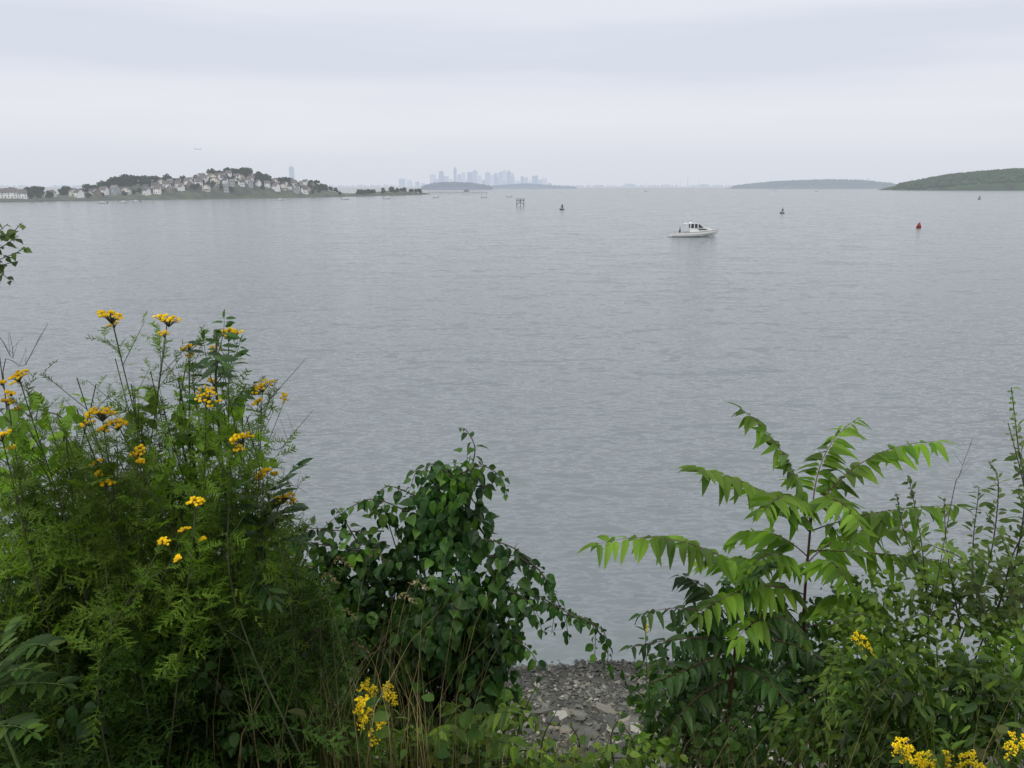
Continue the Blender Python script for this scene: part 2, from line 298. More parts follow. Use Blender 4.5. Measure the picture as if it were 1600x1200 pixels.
# houses
hcols=[(.82,.82,.81),(.66,.63,.57),(.42,.45,.48),(.52,.47,.39),(.86,.86,.85),(.28,.25,.22)]
hw=[simple('house_siding',c,.7,.06,.5,haze=H1*.4,hc=(.66,.69,.75)) for c in hcols]
M_roofs=[simple('roof_shingle',c,.9,.15,.8,haze=H1*.8) for c in [(.06,.06,.065),(.12,.10,.09),(.16,.16,.165)]]
M_win=simple('window_glass',(.06,.07,.08),.2,.1,1,haze=H1*.9); M_ch=simple('chimney_brick',(.18,.09,.07),.9,.1,3,haze=H1*.9); M_door=simple('door_paint',(.12,.06,.05),.5,.05,1,haze=H1*.9)
def house_master(i):
    W=[8,10,7,12,9,7.5][i]; D=[7,8,9,7,8,7][i]; Hh=[5.6,6,7.0,4.6,6.2,5][i]; R=[3.2,2.8,3.4,3,4,3][i]; gf=i%2
    e=root('shore_house',(0,0,-50),['white two-storey gabled house facing the water','cream gabled house with dark shingle roof','tall grey narrow gabled house on the slope','long low tan house with porch','white steep-roofed house facing the harbour','small brown shingled cottage'][i],'house','houses on the headland')
    mb=MB(); box(mb,-W/2,W/2,-D/2,D/2,-2,Hh)
    if gf: mb.add([(-W/2,-D/2,Hh),(W/2,-D/2,Hh),(0,-D/2,Hh+R)],[(0,1,2)]); mb.add([(-W/2,D/2,Hh),(W/2,D/2,Hh),(0,D/2,Hh+R)],[(2,1,0)])
    else: mb.add([(-W/2,-D/2,Hh),(-W/2,D/2,Hh),(-W/2,0,Hh+R)],[(2,1,0)]); mb.add([(W/2,-D/2,Hh),(W/2,D/2,Hh),(W/2,0,Hh+R)],[(0,1,2)])
    mb.build('wall',hw[i],e)
    mb=MB(); o_=.5;t=.25
    if gf: pr=[(-W/2-o_,Hh-.35),(0,Hh+R),(W/2+o_,Hh-.35),(W/2+o_,Hh-.35+t),(0,Hh+R+t),(-W/2-o_,Hh-.35+t)]; V=[(x,-D/2-o_,z) for x,z in pr]+[(x,D/2+o_,z) for x,z in pr]
    else: pr=[(-D/2-o_,Hh-.35),(0,Hh+R),(D/2+o_,Hh-.35),(D/2+o_,Hh-.35+t),(0,Hh+R+t),(-D/2-o_,Hh-.35+t)]; V=[(-W/2-o_,x,z) for x,z in pr]+[(W/2+o_,x,z) for x,z in pr]
    mb.add(V,[(0,1,7,6),(1,2,8,7),(2,3,9,8),(3,4,10,9),(4,5,11,10),(5,0,6,11),(0,5,4,1),(1,4,3,2),(6,7,10,11),(7,8,9,10)])
    mb.build('roof',M_roofs[i%3],e)
    mb=MB(); box(mb,W*.2,W*.2+.9,.6,1.5,Hh,Hh+R+1); mb.build('chimney',M_ch,e)
    mb=MB(); box(mb,-.5,.5,-D/2-.06,-D/2-.01,.1,2.2); mb.build('door',M_door,e)
    for zz in ([1.0,3.6] if Hh>5 else [1.2]):
        for xx in (-W*.32,W*.32):
            mb=MB(); box(mb,xx-.6,xx+.6,-D/2-.07,-D/2-.01,zz,zz+1.4); mb.build('window',M_win,e)
    if i in(1,3): mb=MB(); box(mb,-W/2,W/2,-D/2-2.2,-D/2-.02,2.6,2.8); box(mb,-W/2,-W/2+.2,-D/2-2.2,-D/2-2,-1,2.6); box(mb,W/2-.2,W/2,-D/2-2.2,-D/2-2,-1,2.6); mb.build('porch',hw[4],e)
    return e
masters=[house_master(i) for i in range(6)]
used=[False]*6; placed=[]
def put_house(x,y,i,s0=.8):
    z=hz(x,y)
    if z<1.5 : return
    for a,b in placed:
        if (a-x)**2+((b-y)*.45)**2<36: return
    placed.append((x,y)); rz=math.radians(random.uniform(-35,45))
    sv=s0*random.uniform(.8,1.12)
    if not used[i]:
        used[i]=True; e=masters[i]; e.location=(x,y,z); e.rotation_euler=(0,0,rz); e.scale=(sv,sv,sv)
    else: copy_thing(masters[i],(x,y,z),rz,sv)
IDX=[0,4,1,4,0,3,2,0,4,1,5]
for k in range(90):
    x=random.uniform(-410,-245) if k>8 else random.uniform(-240,-205)
    put_house(x,shore_y(x)+random.uniform(16,50),IDX[k%11],.64)
for k in range(280):
    x=random.uniform(-325,-222); put_house(x,shore_y(x)+random.uniform(25,125),IDX[(k*3+1)%11],.64)
for i in range(6):
    if not used[i]: put_house(-350+i*9,650+i*9,i)
# trees
M_bark=simple('tree_bark',(.05,.04,.03),.95,.2,3,haze=H1*.8)
M_cr=[leafmat('far_tree_foliage',[(.014,.032,.012),(.026,.05,.02),(.046,.075,.03)],.1,.8,spec=.1)]
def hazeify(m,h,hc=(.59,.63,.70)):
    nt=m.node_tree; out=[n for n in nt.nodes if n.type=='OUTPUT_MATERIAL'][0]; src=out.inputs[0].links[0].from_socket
    e=nt.nodes.new('ShaderNodeEmission'); e.inputs[0].default_value=(*hc,1); ms=nt.nodes.new('ShaderNodeMixShader'); ms.inputs[0].default_value=h  # distance haze painted into the material as a pale emission
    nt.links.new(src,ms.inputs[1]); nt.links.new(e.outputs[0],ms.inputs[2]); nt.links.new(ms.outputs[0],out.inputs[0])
hazeify(M_cr[0],H1*.72)
def tree_master(seed):
    r=np.random.default_rng(seed)
    e=root('broadleaf_tree',(0,0,-50),'round-crowned dark green tree on the headland slope','tree','trees on the headland')
    mb=MB(); tube(mb,curve([(0,0,-1),(.2,0,2),(0,.2,5)],6),[.45,.4,.36,.3,.25,.18],6)
    lobes=[]
    for k in range(10):
        a=r.uniform(0,6.28); q=np.array([math.cos(a)*r.uniform(1.4,3.4),math.sin(a)*r.uniform(1.4,3.4),r.uniform(1.3,7.2)]); lobes.append((q,r.uniform(1.4,2.3)))
        tube(mb,curve([(0,0,1.+r.uniform(0,1.5)),q*.6+np.array([0,0,1.]),q],5),[.18,.14,.1,.07,.04],4)
    lobes.append((np.array([0,0,7.4]),1.9))
    mb.build('trunk',M_bark,e)
    mb=MB(); sq=(np.array([(-.5,-.5,0),(.5,-.4,.1),(.4,.5,0),(-.4,.5,.15)]),[np.array([(0,1,2,3)])])
    for q,rad in lobes:
        n=75; d=nz(r.normal(0,1,(n,3))); pos=q+d*rad*r.uniform(.6,1.05,(n,1)); inst(mb,sq,pos,nz(r.normal(0,1,(n,3))),d,r.uniform(.6,1.2,n))
    mb.build('crown',M_cr[0],e); return e
tm=[tree_master(i) for i in range(5)]; tu=[0]*5
def put_tree(x,y,s,low=False):
    i=random.randrange(5); z=hz(x,y)
    if z<1.2: return
    if any((a-x)**2+(b-y-3)**2<26 for a,b in placed): y+=7; z=hz(x,y)
    if not tu[i]: tu[i]=1; tm[i].location=(x,y,z); tm[i].scale=(s,s,s)
    else: copy_thing(tm[i],(x,y,z),random.uniform(0,6.28),(s*random.uniform(.9,1.35),s*random.uniform(.9,1.3),s*random.uniform(.8,1.1)))
for k in range(42): put_tree(random.gauss(-292,20),random.uniform(795,840),random.uniform(.85,1.25))
for k in range(18): put_tree(random.uniform(-268,-205),random.uniform(860,930),random.uniform(.6,.85))
for k in range(34): put_tree(random.gauss(-348,18),random.uniform(715,770),random.uniform(.8,1.15))
for k in range(36): put_tree(random.uniform(-480,-365),random.uniform(620,690),random.uniform(.55,.95))
for k in range(100):
    x=random.uniform(-330,-205); put_tree(x,shore_y(x)+random.uniform(14,120),random.uniform(.35,.62))
for k in range(40):
    x=random.uniform(-190,-122); put_tree(x,shore_y(x)+random.uniform(12,80),random.uniform(.35,.65))
for k in range(24):
    x=random.uniform(-410,-250); put_tree(x,shore_y(x)+random.uniform(14,60),random.uniform(.35,.6))
# hazy islands + woodland
def cat_of(n): return 'island' if 'island' in n else 'shore'
def island(name,u0,u1,tops,Y,depth,col,haze,label,hc=(.59,.63,.70),clump=7,nclump=900):
    x0=pixel_to_world(u0,293,Y)[0]; x1=pixel_to_world(u1,293,Y)[0]
    us=[t[0] for t in tops]; zs=[pixel_to_world(u,v,Y)[2] for u,v in tops]; xs_=[pixel_to_world(u,293,Y)[0] for u in us]
    def f(x,y):
        if x<x0 or x>x1: return -3
        e=min(x-x0,x1-x)/(.04*(x1-x0)); k=min(1,e)*max(0,1-((y-Y)/depth)**2)
        return -1.5+(np.interp(x,xs_,zs)-clump*.6+1.5)*k**.6
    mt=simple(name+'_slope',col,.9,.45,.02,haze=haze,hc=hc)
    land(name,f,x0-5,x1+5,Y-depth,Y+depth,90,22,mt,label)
    mb=MB(); n=nclump; xx=rng.uniform(x0,x1,n); yy=rng.uniform(Y-depth*.85,Y+depth*.3,n)
    sel=[(x,y,f(x,y)) for x,y in zip(xx,yy) if f(x,y)>3]
    if sel:
        pos=np.array(sel); k=len(pos); tv=iv*(1+rng.uniform(-.2,.2,(len(iv),1)))
        inst(mb,(tv,[iff]),pos+np.array([0,0,clump*.3]),nz(rng.normal(0,1,(k,3))*np.array([1,1,.2])),np.tile([0,0,1.],(k,1)),rng.uniform(.6,1.5,k)*clump)
        o=mb.build('woodland',mt); tag(o,'dense hazy woodland covering the '+cat_of(name),'woodland',kind='stuff')
island('island',1400,1760,[(1400,293),(1415,287),(1450,279),(1490,272),(1530,268),(1580,264),(1650,263),(1700,270),(1760,290)],2500,170,(.022,.048,.016),.28,'wooded green island with low cliffs',nclump=3000,clump=9,hc=(.50,.55,.60))
island('island.001',1140,1396,[(1140,292),(1180,287),(1210,284),(1260,282),(1300,281),(1340,282),(1380,286),(1396,291)],4600,200,(.04,.06,.035),.66,'long low hazy wooded island',nclump=1500,clump=12,hc=(.50,.56,.65))
island('island.002',660,770,[(660,291),(680,286),(705,285),(735,286),(755,289),(770,292)],3000,120,(.045,.06,.055),.6,'small hazy tree-covered island',nclump=500,clump=8,hc=(.50,.56,.67))
island('island.003',765,902,[(765,291),(800,288),(825,287),(850,289),(880,291),(902,292)],4500,150,(.045,.06,.055),.72,'flat faint island in the haze',nclump=500,clump=9,hc=(.52,.58,.69))
island('far_shore',-200,1900,[(-200,290),(300,290),(600,289),(900,290),(1000,289),(1100,290),(1400,288),(1900,289)],9400,220,(.06,.07,.06),.88,'faint mainland shoreline on the horizon',nclump=800,clump=22,hc=(.61,.66,.74))
M_pier=simple('pier_timber',(.10,.09,.08),.9,.2,1,haze=.35)
a=pixel_to_world(668,303.3,1190); b=pixel_to_world(765,302,1290)
e=root('pier',(a[0],a[1],0),'long low timber pier on many piles','pier')
mb=MB(); box(mb,0,b[0]-a[0],-3,3,2.6,3.3); mb.build('deck',M_pier,e)
for k in range(26):
    mb=MB(); x=2+k*(b[0]-a[0]-4)/25; tube(mb,[(x,-2.5,-1),(x,-2.5,2.6)],.35,6); mb.build('pile',M_pier,e)
mb=MB(); box(mb,55,62,-2,2,3.3,6); mb.add([(54.5,-2.3,6),(62.5,-2.3,6),(62.5,2.3,6),(54.5,2.3,6),(58.5,0,7.6)],[(0,1,4),(1,2,4),(2,3,4),(3,0,4)]); mb.build('shed',M_pier,e)
# skyline
sk=[(628,9,279),(640,8,281),(652,6,284),(661,6,286),(676,9,272),(690,9,267),(698,6,275),(704,8,279),(711,4.5,262),(718,7,272),(724,6,269),(734,8,268),(742,8,266),(750,7,274),(756,7,281),(762,8,268),(769,6,273),(775,7,270),(782,7,268),(788,7,265),(795,6,267),(801,6,270),(808,8,282),(816,5,275),(822,6,277),(829,6,282),(836,9,274),(844,6,280),(851,7,278),(859,8,286),(682,8,280),(730,10,280),(745,10,283),(786,12,281),(815,12,285),(455,6.5,259),(440,8,288),(470,8,288),(100,6,289),(120,8,290),(138,7,288),(155,6,290),(167,9,291),(905,9,289),(935,14,289),(985,18,287),(1040,10,288),(1100,12,288),(1120,9,289),(1357,5,279)]
M_sk=[]
for i,(h,c) in enumerate([(.86,(.58,.65,.77)),(.89,(.62,.68,.79)),(.83,(.56,.63,.75))]):
    m,nt=mat_new('hazy_tower_facade'); N=nt.nodes; L=nt.links
    g=N.new('ShaderNodeNewGeometry'); sx=N.new('ShaderNodeSeparateXYZ'); L.new(g.outputs['Position'],sx.inputs[0])
    wv=N.new('ShaderNodeMath'); wv.operation='MULTIPLY'; wv.inputs[1].default_value=.25; L.new(sx.outputs[2],wv.inputs[0])
    fr=N.new('ShaderNodeMath'); fr.operation='FRACT'; L.new(wv.outputs[0],fr.inputs[0])
    r=ramp(nt,[(.45,(.12,.14,.17)),(.5,(.3,.3,.3))],fr.outputs[0])
    p=N.new('ShaderNodeBsdfPrincipled'); p.inputs['Roughness'].default_value=.5; L.new(r.outputs[0],p.inputs['Base Color'])
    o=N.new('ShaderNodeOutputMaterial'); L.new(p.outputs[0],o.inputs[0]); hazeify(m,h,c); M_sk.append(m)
for i,(u,wp,v) in enumerate(sk):
    Y=9600+random.uniform(-50,500) if u>600 else 8200
    q=pixel_to_world(u,v,Y); W=wp*Y/1200*.97; Hh=q[2]; D=W*random.uniform(.7,1.1)
    e=root('city_tower',(q[0],Y,0),'tall city tower fading in pale haze' if Hh>120 else 'low city building fading in pale haze','skyscraper' if Hh>120 else 'building','buildings of the distant skyline')
    t=i%4; mt=M_sk[i%3] if v!=259 else M_sk[2]; mb=MB()
    if t==0: box(mb,-W/2,W/2,-D/2,D/2,-2,Hh*.93); box(mb,-W*.32,W*.32,-D*.3,D*.3,Hh*.93,Hh)
    elif t==1:
        box(mb,-W/2,W/2,-D/2,D/2,-2,Hh*.72); box(mb,-W*.42,W*.3,-D*.4,D*.4,Hh*.72,Hh*.97); box(mb,-W*.2,W*.1,-D*.2,D*.2,Hh*.97,Hh)
    elif t==2: mb.add([(-W/2,-D/2,-2),(W/2,-D/2,-2),(W/2,D/2,-2),(-W/2,D/2,-2),(-W/2,-D/2,Hh*.95),(W/2,-D/2,Hh),(W/2,D/2,Hh),(-W/2,D/2,Hh*.95)],[(4,5,6,7),(0,1,5,4),(1,2,6,5),(2,3,7,6),(3,0,4,7)])
    else: box(mb,-W/2,W/2,-D/2,D/2,-2,Hh*.9); box(mb,-W*.4,W*.4,-D*.4,D*.4,Hh*.9,Hh*.96)
    mb.build('facade',mt,e)
    if t in(0,3) and Hh>150:
        mb=MB(); tube(mb,[(0,0,Hh*.9),(0,0,Hh*1.08)],[3,1.2],5); mb.build('spire',mt,e)
for u,v in [(1075,275),(1063,282),(1092,284),(1010,285)]:
    q=pixel_to_world(u,v,8800); e=root('smokestack',(q[0],8800,0),'slender pale smokestack rising from far shore','chimney','smokestacks on the far shore'); mb=MB(); tube(mb,[(0,0,-2),(0,0,q[2]*.5),(0,0,q[2])],[6,4.5,3.5],8); box(mb,-20,20,-10,10,-2,18); mb.build('shaft',M_sk[1],e)
# ---------------------------------------------------------------- boats
M_gel=simple('white_gelcoat',(.8,.8,.79),.25,.03,2); M_glass=simple('dark_boat_glass',(.02,.025,.03),.08,.1,2); M_strp=simple('dark_boot_stripe',(.04,.045,.06),.4,.1,2)
M_steel=simple('rail_steel',(.6,.6,.62),.3,.05,2,metal=.8); M_deck=simple('nonskid_deck',(.5,.5,.48),.7,.1,6)
def hull(mb,ST,top=None):
    V=[]
    for x,bs,zs,bc,zc,zk in ST: V+=[(x,0,zk),(x,bc,zc),(x,bs*.96+bc*.04,zs*.55+zc*.45),(x,bs,zs),(x,-bc,zc),(x,-(bs*.96+bc*.04),zs*.55+zc*.45),(x,-bs,zs)]
    F=[]
    for i in range(len(ST)-1):
        a=7*i;b=a+7
        for p,q in((0,1),(1,2),(2,3)): F.append((a+p,b+p,b+q,a+q))
        for p,q in((0,4),(4,5),(5,6)): F.append((a+q,b+q,b+p,a+p))
    F.append((0,1,2,3,6,5,4)); mb.add(V,F)
q=pixel_to_world(1085,369.5,172); bx=q[0]
e=root('cabin_cruiser',(bx,172,-.05),'white cabin cruiser with hardtop drifting on calm water','boat'); e.rotation_euler=(0,0,math.radians(-5))
ST=[(-5,1.45,1.0,1.3,.12,-.35),(-3,1.6,1.02,1.42,.12,-.45),(-1,1.65,1.1,1.42,.15,-.5),(1,1.6,1.22,1.25,.22,-.5),(2.6,1.35,1.38,.85,.4,-.42),(3.8,.9,1.52,.42,.62,-.2),(4.6,.45,1.62,.14,.9,.3),(5.1,.06,1.7,.02,1.45,1.2)]
mb=MB(); hull(mb,ST); hu=mb.build('hull',M_gel,e,smooth=False)
mb=MB()
V=[];F=[]
for x,bs,zs,_,_,_ in ST[2:]: V+=[(x,-bs,zs+.01),(x,0,zs+.08),(x,bs,zs+.01)]
for i in range(5): F+=[(3*i,3*i+1,3*i+4,3*i+3),(3*i+1,3*i+2,3*i+5,3*i+4)]
mb.add(V,F); box(mb,-4.95,-1,-1.38,1.38,.35,.42); mb.add([(-1,-1.6,.4),(-1,1.6,.4),(-1,1.6,1.12),(-1,-1.6,1.12)],[(0,1,2,3)]); mb.build('deck',M_deck,e)
mb=MB()
for sg in(-1,1): tube(mb,[(x,sg*(bs+.02),zs) for x,bs,zs,_,_,_ in ST],.03,6)
tube(mb,[(-5,-1.45,1),(-5,1.45,1)],.03,6); mb.build('gunwale',M_strp,e)
mb=MB()
for sg in(-1,1):
    V=[];
    for x,bs,zs,bc,zc,zk in ST[:6]: V+=[(x,sg*(bc+.035),zc-.02),(x,sg*(bc+.05),zc+.1)]
    mb.add(V,[(2*i,2*i+2,2*i+3,2*i+1) for i in range(5)])
mb.build('boot_stripe',M_strp,e)
def prism(mb,prof,w,mat=0,taper=None):
    n=len(prof); tp=taper or [w]*n
    V=[(x,-t,z) for (x,z),t in zip(prof,tp)]+[(x,t,z) for (x,z),t in zip(prof,tp)]
    F=[tuple(range(n)),tuple(reversed(range(n,2*n)))]+[(i,i+n,(i+1)%n+n,(i+1)%n) for i in range(n)]
    mb.add(V,F,mat)
mb=MB(); prism(mb,[(-1.2,1.05),(4.0,1.5),(3.3,1.82),(1.9,2.05),(.9,2.1),(-1.2,2.0)],1.2,taper=[1.3,.55,.5,.95,1.15,1.22]); cb=mb.build('cabin',M_gel,e)
mb=MB(); prism(mb,[(1.75,2.07),(.75,2.84),(.6,2.84),(1.6,2.07)],1.1,taper=[1.0,1.02,1.02,1.0]); mb.build('windshield',M_glass,e)
for sg in(-1,1):
    mb=MB(); V=[(1.6,sg*1.05,2.08),(-1.1,sg*1.2,2.03),(-1.0,sg*1.12,2.84),(.62,sg*1.05,2.84)]; V+=[(x,y-sg*.05,z) for x,y,z in V]
    mb.add(V,[(0,1,2,3),(7,6,5,4),(0,4,5,1),(1,5,6,2),(2,6,7,3),(3,7,4,0)]); mb.build('side_window',M_glass,e)
    for x0,x1 in((.38,.58),(-.4,-.2),(-1.2,-1.0)): mb=MB(); box(mb,x0,x1,min(sg*1.16,sg*1.26),max(sg*1.16,sg*1.26),2.02,2.9); mb.build('window_pillar',M_gel,e)
    mb=MB(); mb.add([(2.6,sg*.79,1.62),(.7,sg*1.235,1.6),(.7,sg*1.215,1.85),(2.3,sg*.9,1.8)],[(0,1,2,3)]); mb.build('cabin_window',M_glass,e)
    mb=MB(); tube(mb,[(-3.0,sg*1.3,1.05),(-2.3,sg*1.15,2.9)],.04,6); mb.build('hardtop_post',M_steel,e)
    mb=MB(); R=[(1.2,1.5,1.95),(2.6,1.28,2.05),(3.8,.85,2.15),(4.7,.4,2.2),(5.15,.0,2.25)]
    tube(mb,[(x,sg*y,z) for x,y,z in R],.022,5)
    for (x,y,z),zz in zip(R,(1.25,1.38,1.52,1.63,1.7)): tube(mb,[(x,sg*y,z),(x-.05,sg*y,zz)],.018,4)
    mb.build('bow_rail',M_steel,e)
mb=MB(); prism(mb,[(.95,2.85),(.9,2.93),(-.2,3.02),(-2.3,2.98),(-2.4,2.9)],1.28,taper=[1.0,1.05,1.28,1.28,1.28]); mb.build('hardtop',M_gel,e)
mb=MB(); lathe(mb,[(.28,3.0),(.3,3.1),(.22,3.2),(.05,3.25)],12,(-1,0,0)); mb.build('radar_dome',M_gel,e)
for y,zt in((.9,3.9),(-.9,3.7)): mb=MB(); tube(mb,[(-1.9,y,2.98),(-2.2,y*1.05,zt)],[.015,.006],4); mb.build('antenna',M_gel,e)
mb=MB(); box(mb,-5.7,-5.01,-1.2,1.2,.15,.25); mb.build('swim_platform',M_deck,e)
mb=MB(); box(mb,-4.9,-4.4,-1.2,1.2,.42,.95); mb.build('stern_seat',M_gel,e)
# person on the boat
M_skin=simple('skin',(.45,.28,.2),.6,.05,8); M_hair=simple('dark_hair',(.02,.015,.01),.6,.1,20); M_jkt=simple('dark_jacket',(.025,.03,.04),.8,.1,8); M_trs=simple('dark_trousers',(.03,.035,.05),.8,.1,8)
def mkskin(name,V,E,R,mat,parent):
    me=bpy.data.meshes.new(name); bm=bmesh.new(); lay=bm.verts.layers.skin.verify(); vs=[]
    for v,r in zip(V,R):
        x=bm.verts.new(v); x[lay].radius=(r,r); vs.append(x)
    vs[0][lay].use_root=True
    for a,b in E: bm.edges.new((vs[a],vs[b]))
    bm.to_mesh(me); bm.free(); me.materials.append(mat)
    o=bpy.data.objects.new(name,me); C.objects.link(o); o.parent=parent
    k=o.modifiers.new('skin','SKIN'); k.use_smooth_shade=True; q=o.modifiers.new('sub','SUBSURF'); q.levels=1; q.render_levels=1; return o
ang=math.radians(-5)
pe=root('person',(bx-3.35*math.cos(ang),172-3.35*math.sin(ang)-.5,.37),'person in dark jacket and trousers standing in the cockpit','person')
BV=[(0,0,.95),(0,0,1.15),(0,.0,1.38),(0,0,1.5),(.02,0,1.62),(.03,0,1.7),
    (0,.1,.9),(.03,.12,.5),(0,.13,.08),(.15,.14,.03),(0,-.1,.9),(.05,-.12,.5),(0,-.13,.08),(.15,-.14,.03),
    (0,.2,1.4),(.03,.26,1.12),(.2,.24,.95),(.27,.23,.92),(0,-.2,1.4),(.03,-.26,1.12),(.2,-.24,.98),(.27,-.23,.97)]
BE=[(0,1),(1,2),(2,3),(3,4),(4,5),(0,6),(6,7),(7,8),(8,9),(0,10),(10,11),(11,12),(12,13),(2,14),(14,15),(15,16),(16,17),(2,18),(18,19),(19,20),(20,21)]
BR=[.13,.13,.14,.055,.1,.08,.09,.06,.04,.04,.09,.06,.04,.04,.06,.045,.035,.04,.06,.045,.035,.04]
mkskin('body',BV,BE,BR,M_skin,pe)
J=[0,1,2,14,15,16,18,19,20]; Je=[(0,1),(1,2),(2,3),(3,4),(4,5),(2,6),(6,7),(7,8)]
mkskin('jacket',[BV[i] for i in J],Je,[.16,.16,.17,.08,.06,.05,.08,.06,.05],M_jkt,pe)
J=[0,6,7,8,10,11,12]; mkskin('trousers',[BV[i] for i in J],[(0,1),(1,2),(2,3),(0,4),(4,5),(5,6)],[.15,.11,.08,.065,.11,.08,.065],M_trs,pe)
mb=MB(); lathe(mb,[(.09,1.63),(.11,1.7),(.1,1.77),(.04,1.81)],10,(-.01,0,0)); mb.build('hair',M_hair,pe,smooth=True)
# small motorboats
M_gelh=simple('hazy_white_hull',(.62,.62,.62),.4,.03,2,haze=.15); M_dkh=simple('hazy_dark_trim',(.05,.05,.06),.6,.03,2,haze=.15)
sm=root('motorboat',(0,0,0),'small white motorboat moored off the headland','boat','small boats on the water')
mb=MB(); hull(mb,[(-3,1.1,.8,1,.1,-.2),(0,1.2,.85,1,.15,-.25),(2,.8,1.0,.5,.35,-.1),(3.2,.05,1.15,.02,.9,.6)]); box(mb,-2.9,1.9,-.9,.9,.5,.6); mb.build('hull',M_gelh,sm)
mb=MB(); prism(mb,[(-.8,.6),(1.0,.6),(.5,1.6),(-.8,1.65)],.6); mb.build('console',M_gelh,sm)
mb=MB(); box(mb,-3.5,-3,-.25,.25,.0,1.3); mb.build('outboard_motor',M_dkh,sm)
for i,(u,v) in enumerate([(193,317.5),(212,316),(605,311),(680,309),(757,309),(795,308),(540,312),(1210,297.5),(1010,299),(160,318),(438,313),(1275,299)]):
    Y=EYE/max(.0015,-(pixel_to_world(u,v,1)[2]-EYE)); q=pixel_to_world(u,v,Y); 
    if i==0: sm.location=(q[0],Y,0)
    else: copy_thing(sm,(q[0],Y,0),random.uniform(-.5,.5)+(math.pi if i%2 else 0),1.0+.5*(Y>900))
# ---------------------------------------------------------------- pile beacon
M_tim=simple('dark_timber',(.035,.03,.028),.9,.2,2,haze=.08); q=pixel_to_world(813,323,440)
e=root('pile_platform',(q[0],440,0),'dark timber navigation platform standing on piles','platform')
for x in(-1.9,0,1.9):
    for y in(-1.2,1.2):
        mb=MB(); tube(mb,[(x*1.08,y*1.1,-2),(x,y,4.3)],.15,7); mb.build('pile',M_tim,e)
mb=MB(); box(mb,-2.3,2.3,-1.5,1.5,3.3,3.6); box(mb,-2.2,2.2,-1.45,1.45,1.9,2.03); mb.build('deck',M_tim,e)
mb=MB()
for y in(-1.32,1.32): tube(mb,[(-1.9,y,.8),(0,y,3.2)],.08,5); tube(mb,[(1.9,y,.8),(0,y,3.2)],.08,5)
tube(mb,[(-2,-1.2,4.2),(2,-1.2,4.2)],.07,5); tube(mb,[(-2,1.2,4.2),(2,1.2,4.2)],.07,5); mb.build('brace',M_tim,e)
# buoys
M_bk=simple('green_black_buoy_paint',(.02,.03,.028),.6,.2,3,haze=.06); M_red=simple('red_buoy_paint',(.20,.015,.018),.5,.15,3)
def lbuoy(u,v,label,s,mat=M_bk):
    Y=EYE/-(pixel_to_world(u,v,1)[2]-EYE); q=pixel_to_world(u,v,Y); e=root('navigation_buoy',(q[0],Y,0),label,'buoy','channel buoys'); e.scale=(s,s,s); e.rotation_euler=(.05,.06,0)
    mb=MB(); lathe(mb,[(.4,-.4),(1.15,-.1),(1.2,.45),(1.05,.6),(.5,.65)],16); mb.build('float',mat,e)
    mb=MB()
    for k in range(4):
        a=k*math.pi/2+.4; tube(mb,[(.75*math.cos(a),.75*math.sin(a),.6),(.28*math.cos(a),.28*math.sin(a),2.5)],.06,5)
    for z,r in((1.2,.62),(1.9,.44)): lathe(mb,[(r,z),(r+.03,z+.06),(r-.02,z+.1)],8)
    box(mb,-.4,.4,-.03,.03,1.35,2.2); mb.build('cage_tower',mat,e)
    mb=MB(); lathe(mb,[(.32,2.5),(.32,2.58),(.14,2.6),(.15,2.9),(.05,3.0)],10); mb.build('lantern',mat,e)
lbuoy(878,328,'dark lattice buoy with lantern floating in the channel',.95)
lbuoy(1222,333.5,'dark channel buoy with cage tower on the water',.8)
lbuoy(1530,311.5,'dark distant channel buoy with lantern',1.1)
q=pixel_to_world(1435,357,208); e=root('nun_buoy',(q[0],208,0),'red cone-topped nun buoy floating on the water','buoy','channel buoys'); e.rotation_euler=(0,.07,0); e.scale=(.95,.95,1)
mb=MB(); lathe(mb,[(.5,-.5),(.62,0),(.62,.6),(.55,.65)],18); mb.build('float',M_red,e)
mb=MB(); lathe(mb,[(.55,.65),(.5,.8),(.26,1.3),(.12,1.5),(.05,1.52)],18); mb.build('cone_top',M_red,e)
mb=MB(); tube(mb,[(-.1,0,1.48),(-.1,0,1.62),(.1,0,1.62),(.1,0,1.48)],.02,5); mb.build('lifting_ring',M_red,e)
# airplane
M_air=simple('pale_aircraft_skin',(.35,.37,.4),.5,.02,1,haze=.6,hc=(.6,.64,.72)); q=pixel_to_world(309,233,3600)
e=root('airliner',tuple(q),'pale airliner crossing the overcast sky','airplane'); 
mb=MB(); tube(mb,[(-17,0,.6),(-12,0,.2),(0,0,0),(13,0,0),(16,0,-.2),(17.5,0,-.5)],[.4,1.3,1.9,1.9,1.2,.2],10); mb.build('fuselage',M_air,e)
for sg in(-1,1): mb=MB(); mb.add([(4,sg*1.5,-.8),(-2,sg*1.5,-.8),(-6,sg*16,.6),(-4.4,sg*16,.6),(4,sg*1.5,-.4),(-2,sg*1.5,-.4),(-6,sg*16,.7),(-4.4,sg*16,.7)],[(0,1,2,3),(4,7,6,5),(0,3,7,4),(1,5,6,2),(3,2,6,7)]); mb.build('wing',M_air,e)
mb=MB(); mb.add([(-12,-.15,1.5),(-16.5,-.15,1.2),(-18,-.1,6.5),(-16,-.1,6.5),(-12,.15,1.5),(-16.5,.15,1.2),(-18,.1,6.5),(-16,.1,6.5)],[(0,1,2,3),(7,6,5,4),(0,3,7,4),(1,5,6,2),(3,2,6,7)]); mb.build('tail_fin',M_air,e)
